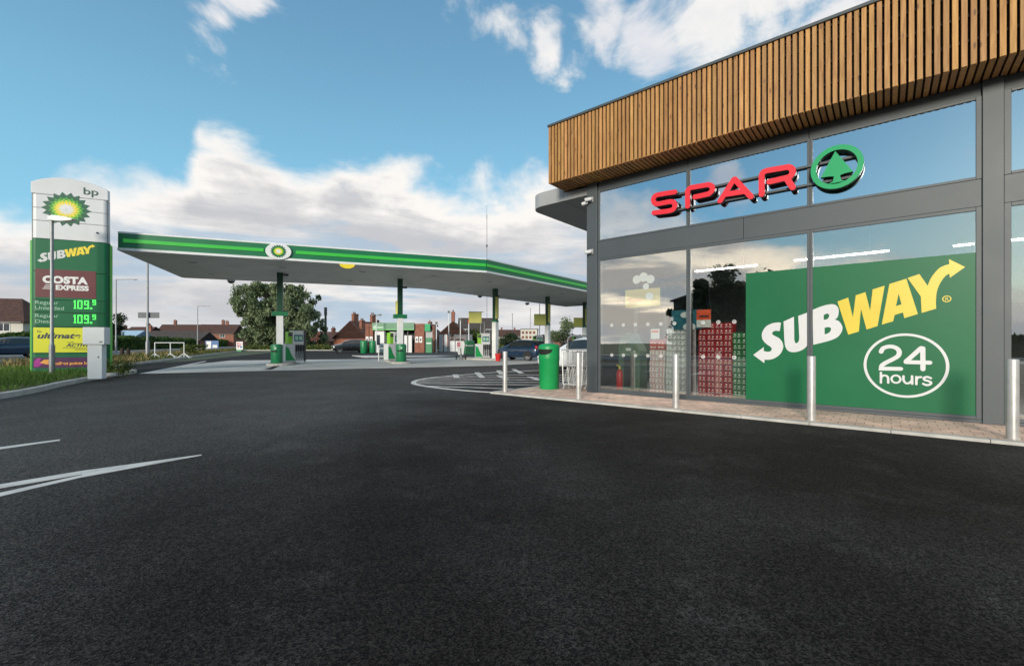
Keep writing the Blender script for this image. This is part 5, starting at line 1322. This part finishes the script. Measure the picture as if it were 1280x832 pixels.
house('brick_house','narrow brick house with chimney between kiosk and glass screens',(*at(541.5,92),0),R(80),5,3.4,2.9,4.2,'brick2','tile_gr',[(-1.8,0,.75,5.6)],[(0,.8,1.2,1.2)])
# far skyline to the right of the houses
t = thing('apartment_block','distant pale block of flats above the blue car roof','apartment block',(*at(662,230),0),R(-8))
q = MB(); q.box(-4.2,4.2,-4,4,0,8.3); q.build('wall','render',t); q = MB(); q.box(-4.4,4.4,-4.2,4.2,8.31,8.7); q.build('roof','grey_dk',t)
for k in range(3):
    for j in range(4): q = MB(); q.box(-3.6+j*1.9,-2.4+j*1.9,-4.05,-3.98,1.2+k*2.4,2.6+k*2.4); q.build('window','brick2',t)
house('distant_house','far pale gabled house left of the block of flats',(*at(641,190),0),R(80),8,6,3.2,5.6,'render','tile_gr',[],W2)
house('distant_house','far wide house roof above the left end of the blue car',(*at(634,240),0),R(5),16,9,5.2,8.6,'render','tile',[(-3,0,.9,9.6),(4,0,.9,9.6)],W2)
house('distant_house','far brown roofed house between the fourth and fifth pillars',(*at(697,200),0),R(-6),14,9,2.2,4.6,'brick2','tile',[(3,0,.9,5.6)],W2)
# ---- kiosk with car wash
KY = 58.0; kx0, kx1 = at(457,KY)[0], at(534,KY)[0]
kio = thing('wash_kiosk','low green fronted kiosk with brick piers and white panels beyond the pumps','kiosk',(kx0,KY,0),R(-3))
KW = kx1-kx0; kt = zz(404.6,KY)
def kp(nm, boxes, m_, par=kio):
    q = MB()
    for x in boxes: q.box(*x)
    return q.build(nm, m_, par)
def kx(u): return at(u,KY)[0]-kx0
kp('brick_pier',[(0,kx(461.5),-.1,4,0,kt)],'brick'); kp('brick_pier',[(kx(462.2),kx(466.6),-.1,4,0,kt)],'brick'); kp('brick_pier',[(kx(519.5),kx(531.5),-.1,4,0,kt)],'brick')
kp('back_wall',[(.05,KW,3.9,4.1,0,kt-.3)],'brick2'); kp('roof',[(.02,KW+.6,-.05,4.2,kt-.25,kt-.02)],'grey_dk')
fa = kp('fascia',[(kx(466.7),kx(519.4),-.35,-.12,zz(412.6,KY),kt+.12)],'bpgreen'); kp('lit_strip',[(kx(466.7),kx(519.4),-.37,-.352,zz(412.4,KY),zz(411.6,KY))],'bplit',fa)
q = MB(); q.prism_xz(circle(kx(470),zz(409,KY),.25,16),-.38,-.352); q.box(kx(473),kx(481),-.38,-.352,zz(410.2,KY),zz(408.2,KY)); q.build('badge','palegreen',fa)
kp('white_panel',[(kx(468),kx(480),.2,.3,0,zz(413,KY))],'white_panel'); kp('window',[(kx(476-18.5),kx(476-17),.1,.1,0,0.01),(kx(470.5),kx(474.5),.15,.19,1.0,2.3)],'winglass')
kp('dark_bay',[(kx(480.5),kx(519),2.2,2.3,0,zz(413,KY))],'indark')
for (ua,ub) in ((482,485),(487,491),(493,496.5),(503,508.5),(510,514.5)):
    dr = kp('sliding_door',[(kx(ua),kx(ub),.4,.46,0,zz(419,KY))],'perspex' if ua < 500 else 'white_panel')
for u in (480.3,486,498,508.9,518): kp('door_post',[(kx(u),kx(u)+.1,.35,.48,0,zz(413,KY))],'grey_dk')
for u in (457.7,462.7,520.3,525.3):
    n_ = kp('notice',[(kx(u),kx(u+3.6),-.14,-.105,zz(428,KY),zz(420.5,KY))],'paper'); kp('print',[(kx(u+1),kx(u+2.6),-.15,-.142,zz(426,KY),zz(423,KY))],'ink',n_)
kp('side_fascia',[(kx(532.2),kx(539),-.2,-.1,zz(414,KY),kt-.05)],'spar_green'); kp('side_wall',[(kx(532.2),kx(541),.2,.3,0,zz(413,KY))],'grey_lt'); kp('end_pier',[(kx(541.2),kx(544),.1,1,0,kt-.2)],'brick2')
def small_bin(u, v, label):
    t = thing('forecourt_bin', label, 'bin', (*G(u,v), .0), 0, 'green bins on the forecourt')
    q = MB(); q.lathe([(.36,0),(.40,.05),(.42,1.4),(.36,1.52)],18); q.build('bin_body','bin_dk',t,smooth=True); q = MB(); q.lathe([(.43,1.3),(.43,1.42)],18); q.build('rim','bin',t)
small_bin(455,441.5,'left of the two green bins before the kiosk, beside the black car'); small_bin(466,440.8,'right of the two green bins before the kiosk, under the white panel')
for (u,Y,top_,lb) in ((470.5,56,394,'slim twin headed floodlight pole standing before the kiosk'),(561,62,391,'slim white floodlight pole left of the tall brick chimney'),(545.5,57,405,'short grey pole at the right end of the kiosk'),(575.5,60,400,'slim white pole with curved top before the orange brick gable'),(586,54,403,'slim white pole with red top left of the flag')):
    t = thing('floodlight_pole',lb,'pole',(*at(u,Y),0),0,'slim poles round the kiosk')
    hh = zz(top_,Y); q = MB(); q.tube([(0,0,0),(0,0,hh)],.06,8); q.build('pole','white',t)
    q = MB()
    if u < 480: q.box(-.62,-.3,-.1,.1,hh-.05,hh+.16); q.box(.3,.62,-.1,.1,hh-.05,hh+.16); q.tube([(-.5,0,hh),(.5,0,hh)],.04,6); q.build('floodlight','grey_dk',t)
    elif u > 584: q.tube([(0,0,hh-.1),(0,0,hh+.35)],.1,8); q.build('beacon','red',t)
    else: q.box(-.14,.14,-.1,.1,hh-.02,hh+.3); q.build('floodlight','grey_dk',t)
# pale wash screens
for k,(ua,ub) in enumerate(((549,553.5),(555,559))):
    t = thing('wash_screen',('narrow pale screen panel at the left end of the wash bays','second narrow pale screen panel of the wash bays')[k],'screen',(at(ua,60)[0],60,0),0,'pale screens of the wash bays'); q = MB(); q.box(0,at(ub,60)[0]-at(ua,60)[0],-.03,.03,.1,zz(418,60)); q.build('pane','white_panel',t)
    q = MB(); q.box(-.1,-.02,-.05,.05,0,zz(417.5,60)); q.build('post','grey_dk',t)
t = thing('wash_screen','wide pale screen of the wash bays below the orange gable','screen',(at(562,60)[0],60,0),0,'pale screens of the wash bays'); wd_ = at(590,60)[0]-at(562,60)[0]
q = MB(); q.box(0,wd_,-.03,.03,.1,zz(426,60)); q.build('pane','white_panel',t); q = MB(); q.box(0,wd_,-.03,.03,zz(426,60)+.02,zz(418,60)); q.build('upper_pane','perspex',t)
q = MB()
for k in range(5): q.box(k*wd_/4-.05,k*wd_/4+.05,-.06,-.031,0,zz(417.5,60))
q.build('post','grey_dk',t)
for (u,Y,w_,h_,lb) in ((536.5,56,.8,1.9,'green wash machine cabinet right of the brick pier'),(583,50,.5,1.5,'slim green vacuum post left of the front pump'),(588.5,46,.7,1.5,'dark green cabinet behind the front pump')):
    t = thing('wash_machine',lb,'machine',(*at(u,Y),0),0); q = MB(); q.box(-w_/2,w_/2,-.3,.3,0,h_); q.build('cabinet','bin_dk',t,bevel=.04); q = MB(); q.box(-w_*.4,w_*.4,-.31,-.301,h_*.6,h_*.68); q.build('label_band','paper',t)
# radio mast far behind
MY = 320.; t = thing('radio_mast','very tall thin lattice radio mast rising above the canopy','mast',(*at(608.5,MY),0),0)
mh = zz(256,MY); q = MB()
for a in range(3): 
    dx, dy = .35*math.cos(a*2.094), .35*math.sin(a*2.094); q.tube([(dx,dy,0),(dx,dy,mh*.93)],.055,5)
for k in range(int(mh/1.6)):
    for a in range(3): q.tube([(.35*math.cos(a*2.094),.35*math.sin(a*2.094),k*1.5),(.35*math.cos((a+1)*2.094),.35*math.sin((a+1)*2.094),k*1.5+.75)],.03,4)
q.tube([(0,0,mh*.9),(0,0,mh)],.08,6); q.build('lattice','grey_dk',t)
q = MB(); q.tube([(0,0,mh*.70),(0,0,mh*.715)],.6,8); q.tube([(0,0,mh*.52),(0,0,mh*.53)],.5,8); q.build('antenna_ring','grey_dk',t)
for (u,Y,v,lb) in ((640.5,210,392,'thin far lattice mast left of the block of flats'),(663,260,385,'thin far pole above the block of flats'),(674.5,150,376,'dark slim distant pole right of the block of flats')):
    t = thing('distant_pole',lb,'pole',(*at(u,Y),0),0); q = MB(); q.tube([(0,0,0),(0,0,zz(v,Y))],.14 if Y < 200 else .12,6); q.build('shaft','grey_dk',t); q = MB(); q.box(-.4,.4,-.1,.1,zz(v,Y)-.3,zz(v,Y)-.1); q.build('crossbar','grey_dk',t)
# ================================================================== trees, hedge, grass
def leaves(q, c, r, n, size, shell=.55, droop=0., tonebias=0.):
    c = Vector(c)
    for _ in range(n):
        u = Vector((random.gauss(0,1),random.gauss(0,1),random.gauss(0,1))).normalized()
        k = shell+(1-shell)*random.random(); k = k if random.random() < .8 else random.random()
        p = c+Vector((u.x*r[0],u.y*r[1],u.z*r[2]))*k
        a = Vector((random.gauss(0,1),random.gauss(0,1),random.gauss(0,.7))).normalized()
        if droop and random.random() < droop: a = Vector((random.gauss(0,.25),random.gauss(0,.25),-1)).normalized()
        bb = a.cross(Vector((random.gauss(0,1),random.gauss(0,1),random.gauss(0,1)))).normalized()
        s_ = size*random.uniform(.6,1.4); wv = s_*random.uniform(.35,.7)
        tn = min(1,max(0,random.gauss(.45+tonebias,.25))); q.t = (tn,tn,tn)
        q.add([p-a*s_*.5,p+bb*wv*.5,p+a*s_*.5,p-bb*wv*.5],[(0,1,2,3)])
def tree(name, label, loc, hgt, wid, leaf, n, size, lumps, seed, trunk=.3, droop=0., base=.25, cat='tree', group=None, th_=None):
    random.seed(seed); t = thing(name, label, cat, loc, 0, group)
    q = MB(); q.tube([(0,0,-.1),(0,0,hgt*.2),(.02*hgt,0,hgt*.55)],[trunk,trunk*.8,trunk*.35],8)
    cl = []
    for k in range(lumps):
        a = random.uniform(0,6.283); zf = base+(1-base)*random.uniform(.12,.88)
        rad = wid/2*random.uniform(.25,.68)*(1.15-abs(zf-.55)*1.1)
        cl.append((rad*math.cos(a), rad*math.sin(a)*.9, hgt*zf))
    for c in cl: q.tube([(0,0,hgt*.18),(c[0]*.5,c[1]*.5,hgt*.18+(c[2]-hgt*.18)*.6),c],[trunk*.4,trunk*.22,trunk*.08],5)
    q.build('trunk','bark',t)
    q = MB()
    for c in cl:
        lr = wid*random.uniform(.13,.24); tb = random.uniform(-.2,.25)
        leaves(q, c, (lr*1.2,lr*1.2,lr*random.uniform(.7,1.15)), int(n*1.5)//lumps, size, .2, droop, tb)
    q.build('crown',leaf,t,tone=True); return t
# the big willow: clumps laid out after its silhouette
random.seed(3); WY = 84.0
t = thing('willow_tree','big grey green willow with a broad uneven crown behind the first pillar','tree',(*at(352,WY),0),0)
wx = at(352,WY)[0]
lump = [(304,372,8),(312,366,9),(328,362,10),(345,363,10),(362,365,9),(376,372,9),(384,384,9),(318,380,11),(335,378,12),(352,380,12),(368,385,12),(389,398,8),(314,392,9),(328,394,11),(345,397,13),(362,400,13),(378,404,12),(391,412,8),(326,408,8),(338,412,12),(354,416,13),(370,418,13),(386,422,10),(332,422,8),(345,427,11),(362,430,11),(380,431,10),(395,428,7),(322,418,5),(310,403,5)]
q = MB(); q.tube([(0,0,-.1),(.1,0,2.2),(.3,.1,4.5)],[.8,.65,.4],10)
for (u,v,r_) in lump:
    x = at(u,WY)[0]-wx; z = zz(v,WY); q.tube([(.1,0,2.0),(x*.5,random.uniform(-1,1),2+(z-2)*.55),(x*.92,random.uniform(-1.5,1.5),z)],[.28,.16,.05],5)
q.build('trunk','bark',t)
sil = [(293,369),(297,361),(305,359),(314,362),(322,358),(332,356),(345,356),(356,358),(366,357),(377,360),(384,366),(389,375),(394,384),(396,396),(398,410),(400,424),(398,435),(384,438),(366,440),(348,440),(334,438),(324,434),(316,424),(318,412),(309,408),(306,398),(312,390),(306,381),(299,376)]
def in_poly(p, poly):
    x, y = p; c = False; j = len(poly)-1
    for i in range(len(poly)):
        xi, yi = poly[i]; xj, yj = poly[j]
        if (yi > y) != (yj > y) and x < (xj-xi)*(y-yi)/(yj-yi)+xi: c = not c
        j = i
    return c
q = MB(); nl = 0
while nl < 330:
    u, v = random.uniform(293,400), random.uniform(355,440)
    if not in_poly((u,v), sil): continue
    nl += 1
    x = at(u,WY)[0]-wx; z = zz(v,WY); rr_ = random.uniform(.5,1.25)
    y = random.uniform(-4.8,4.8)*(.55 if v < 368 else 1)
    leaves(q,(x,y,z),(rr_,rr_,rr_*random.uniform(.7,1.3)),170,.46,.25,.5,random.uniform(-.32,.35))
q.build('crown','leaf_willow',t,tone=True)
tree('conifer_tree','dark tree just right of the totem beyond the road',(*at(141,75),0),zz(392,75),4.0,'leaf_dark',2600,.35,12,11,.2)
tree('round_tree','small dark round tree left of the willow by the far houses',(*at(310,120),0),zz(412,120),7.5,'leaf_dark',2400,.5,10,12,.2)
tree('bushy_tree','young uneven green tree behind the fourth pillar and white car',(*at(704,56),0),zz(397,56),3.6,'leaf_willow',1500,.28,11,21,.09,.3,.35)
tree('round_tree','dark bushy tree behind the orange gable and front pump',(*at(590,88),0),zz(414,88),7,'leaf_mid',2600,.4,12,14,.2,base=.1)
tree('round_tree','dark green tree left of the blue car roof in the distance',(*at(636,130),0),zz(418,130),8,'leaf_dark',2000,.5,10,15,.2,base=.1)
tree('shrub','bright green shrub on the verge right of the white barrier',(*G(237,444,.085),.06),1.25,1.9,'leaf_mid',900,.14,8,16,.03,base=.0,cat='shrub')
tree('shrub','smaller yellow green shrub further along the verge',(*G(250,441.2,.085),.06),1.15,1.5,'leaf_mid',600,.15,7,17,.03,base=.0,cat='shrub')
tree('shrub','low green weeds with pale flowers beside the white cabinet',(*at(148,15.8),.06),.55,1.3,'leaf_mid',700,.07,9,18,.012,base=.0,cat='shrub')
# hedge beyond the road
random.seed(5)
def hedge(t0_, t1_, o_, wdt, hgt, label):
    t = thing('hedge',label,'hedge',(*rd(r0,t0_,o_),0),0); o0 = Vector(rd(r0,t0_,o_)); q = MB(); ln = t1_-t0_; n_ = int(ln*150)
    for _ in range(n_):
        s_ = random.random()**1.35*ln; p = Vector(rd(r0,t0_+s_,o_))-o0; hh = hgt*(1+.10*math.sin(s_*.7)+.06*math.sin(s_*2.3))
        face_ = random.random(); nn_ = Vector((-RD.y,RD.x))
        if face_ < .6: off_ = -wdt/2+random.gauss(0,.1); z = random.random()*hh
        else: off_ = random.uniform(-wdt/2,wdt/2); z = hh+random.gauss(0,.08)
        p = p+nn_*off_; a = Vector((random.gauss(0,1),random.gauss(0,1),random.gauss(0,1))).normalized(); bb = a.cross(Vector((random.gauss(0,1),random.gauss(0,1),.3))).normalized()
        sz_ = random.uniform(.14,.3); tn = min(1,max(0,random.gauss(.4,.25)+.2*math.sin(s_*1.7)*.5)); q.t = (tn,tn,tn); P0 = Vector((p.x,p.y,z))
        q.add([P0-a*sz_,P0+bb*sz_*.6,P0+a*sz_,P0-bb*sz_*.6],[(0,1,2,3)])
    q.build('foliage','leaf_hedge',t,tone=True)
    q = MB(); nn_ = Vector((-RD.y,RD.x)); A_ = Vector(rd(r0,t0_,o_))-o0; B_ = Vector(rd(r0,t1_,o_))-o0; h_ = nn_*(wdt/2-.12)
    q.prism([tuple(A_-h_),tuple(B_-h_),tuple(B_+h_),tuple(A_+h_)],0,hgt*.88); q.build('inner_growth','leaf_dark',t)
hedge(-6,150,13.3,1.6,2.05,'long clipped green hedge on the far side of the main road')
# low planting along the back of the forecourt
random.seed(8); q = MB()
for _ in range(9000):
    x = random.uniform(-46,4); y = 76.3+random.uniform(-1,3); hh = .35+.45*abs(math.sin(x*.31)+.4*math.sin(x*1.1))
    z = random.random()*hh+.1; a = Vector((random.gauss(0,.5),random.gauss(0,.5),1)).normalized(); bb = a.cross(Vector((random.gauss(0,1),random.gauss(0,1),0))).normalized(); sz_ = random.uniform(.1,.26); tn = random.random(); q.t = (tn,tn,tn)
    p = Vector((x,y,z)); q.add([p-a*sz_,p+bb*sz_*.5,p+a*sz_,p-bb*sz_*.5],[(0,1,2,3)])
struct(q.build('low_planting','leaf_mid',tone=True),'stuff')
q = MB()
for _ in range(7000):
    x = random.uniform(-160,160); y = 270+random.uniform(-6,30); hh = 4.2+2*math.sin(x*.05)+1.2*math.sin(x*.23)
    p = Vector((x,y,random.random()*hh)); a = Vector((random.gauss(0,1),random.gauss(0,1),random.gauss(0,1))).normalized(); bb = a.cross(Vector((random.gauss(0,1),random.gauss(0,1),.3))).normalized(); sz_ = random.uniform(.7,1.4); tn = random.random()*.7; q.t = (tn,tn,tn)
    q.add([p-a*sz_,p+bb*sz_*.7,p+a*sz_,p-bb*sz_*.7],[(0,1,2,3)])
struct(q.build('distant_woodland','leaf_dark',tone=True),'stuff')
# verge grass
def inside(p, poly):
    x, y = p; c = False; n = len(poly); j = n-1
    for i in range(n):
        xi, yi = poly[i]; xj, yj = poly[j]
        if (yi > y) != (yj > y) and x < (xj-xi)*(y-yi)/(yj-yi)+xi: c = not c
        j = i
    return c
vpoly = edge+far
def edge_dist(p): return min((Vector(p)-Vector(e_)).length for e_ in sm[::2])
def blades(name, mt_, n, box, hfun, wd_, leaf=.0, seed=1, cond=None):
    random.seed(seed); q = MB(); k = 0; tries = 0
    while k < n and tries < n*6:
        tries += 1
        p = (random.uniform(box[0],box[1]), random.uniform(box[2],box[3]))
        if not inside(p, vpoly): continue
        if cond and not cond(p): continue
        h_ = hfun(p)*random.uniform(.5,1.3)
        if h_ < .02: continue
        k += 1
        a = random.uniform(0,6.283); ln_ = random.uniform(.05,.5)*h_; dx, dy = math.cos(a), math.sin(a)
        tn = min(1,max(0,random.gauss(.5,.27))); q.t = (tn,tn,tn); w_ = wd_*random.uniform(.6,1.5)
        x, y = p; z = .08
        if random.random() < leaf:
            zc = z+h_*random.uniform(.3,1); s_ = w_*random.uniform(2,4); v1 = Vector((random.gauss(0,1),random.gauss(0,1),random.gauss(0,.6))).normalized(); v2 = v1.cross(Vector((random.gauss(0,1),random.gauss(0,1),random.gauss(0,1)))).normalized(); P0 = Vector((x+ln_*dx*.4,y+ln_*dy*.4,zc))
            q.add([P0-v1*s_,P0+v2*s_*.5,P0+v1*s_,P0-v2*s_*.5],[(0,1,2,3)])
        else:
            q.add([(x-dy*w_,y+dx*w_,z),(x+dy*w_,y-dx*w_,z),(x+dx*ln_*.4+dy*w_*.7,y+dy*ln_*.4-dx*w_*.7,z+h_*.6),(x+dx*ln_,y+dy*ln_,z+h_),(x+dx*ln_*.4-dy*w_*.7,y+dy*ln_*.4+dx*w_*.7,z+h_*.6)],[(0,1,2,3,4)])
    return struct(q.build(name, mt_, tone=True),'stuff')
def clump(p): return .5+.5*math.sin(p[0]*1.9+math.sin(p[1]*1.3)*2)*math.sin(p[1]*2.3+1)
blades('verge_grass','grass',26000,(-22,-9,6.5,21),lambda p: .06+.20*clump(p),.006,.45,1,lambda p: edge_dist(p) > .12+.25*random.random())
blades('verge_grass_far','leaf_mid',9000,(-46,-16,21,74),lambda p: .12+.30*clump(p),.022,.4,2)
blades('dry_grass','straw',12000,(-46,-14,17,74),lambda p: .12+.38*(1-clump(p)),.018,.05,3,lambda p: p[1] > 20 and math.sin(p[1]*.35)+random.random() > .3)
# leaf litter on the pavement
random.seed(2)
q = MB()
for (s_,n_) in ((.55,.95),(.62,.9),(.5,1.0)):
    x, y = SL(s_,n_); q.t = (.3,.3,.3); q.add([(x-.05,y,.045),(x,y-.025,.06),(x+.06,y+.01,.05),(x,y+.03,.046)],[(0,1,2,3)])
tag(q.build('fallen_leaf','bark',tone=True),'few brown fallen leaves on the pavement before the corner column','leaves')
# trees and roofs on the other side of the road, behind the camera: seen only as reflections in the shop glass
Nn = Vector((-math.sin(TH),-math.cos(TH)))
def mirror(u, Y):
    p = Vector(at(u,Y)); k = (p-Vector((OX,OY))).dot(Nn); p = p-Nn*2*k; return (p.x,p.y)
tree('broad_tree','dark tree across the road mirrored in the window above the red drinks stack',(*mirror(912,38),0),zz(322,38),5.5,'leaf_dark',3600,.4,16,31,.25,base=.05)
tree('broad_tree','dark tree across the road mirrored beside the green vinyl',(*mirror(965,44),0),zz(332,44),6,'leaf_dark',3600,.4,16,32,.25,base=.05)
tree('broad_tree','slim dark tree across the road mirrored beside the teal poster',(*mirror(850,36),0),zz(356,36),2.2,'leaf_dark',1500,.3,12,33,.12,base=.0)
tree('broad_tree','dark tree across the road mirrored just right of the mullion between the left panes',(*mirror(882,39),0),zz(340,39),4.2,'leaf_dark',3200,.35,14,35,.2,base=.05)
# long dark barn and hedge on that side
bp_ = Vector(mirror(990,46)); bq_ = Vector(mirror(886,40)); bd_ = (bq_-bp_); a_b = math.atan2(bd_.y,bd_.x); mid_ = (bp_+bq_)/2
house('barn','long dark timber barn across the road, mirrored behind the red drinks stack',(mid_.x,mid_.y,0),a_b,bd_.length,8,zz(374,43),zz(364,43),'indark','tile_gr',[],[(-2,1.2,1.6,1.4),(2.5,1.2,1.6,1.4)],cat='barn')
hp_ = Vector(mirror(868,46)); hq_ = Vector(mirror(1330,34)); hd_ = (hq_-hp_); t = thing('hedge','dark hedge across the road, mirrored low in the shop windows','hedge',(hp_.x,hp_.y,0),math.atan2(hd_.y,hd_.x))
random.seed(44); q = MB()
for _ in range(6000):
    x = random.uniform(0,hd_.length); hh = 2.0+.5*math.sin(x*.4)+.3*math.sin(x*1.3); tn = random.random()*.7; q.t = (tn,tn,tn)
    P0 = Vector((x,random.uniform(-.7,.7),random.random()*hh)); a = Vector((random.gauss(0,1),random.gauss(0,1),random.gauss(0,1))).normalized(); bb = a.cross(Vector((random.gauss(0,1),random.gauss(0,1),.3))).normalized(); sz_ = random.uniform(.2,.4)
    q.add([P0-a*sz_,P0+bb*sz_*.6,P0+a*sz_,P0-bb*sz_*.6],[(0,1,2,3)])
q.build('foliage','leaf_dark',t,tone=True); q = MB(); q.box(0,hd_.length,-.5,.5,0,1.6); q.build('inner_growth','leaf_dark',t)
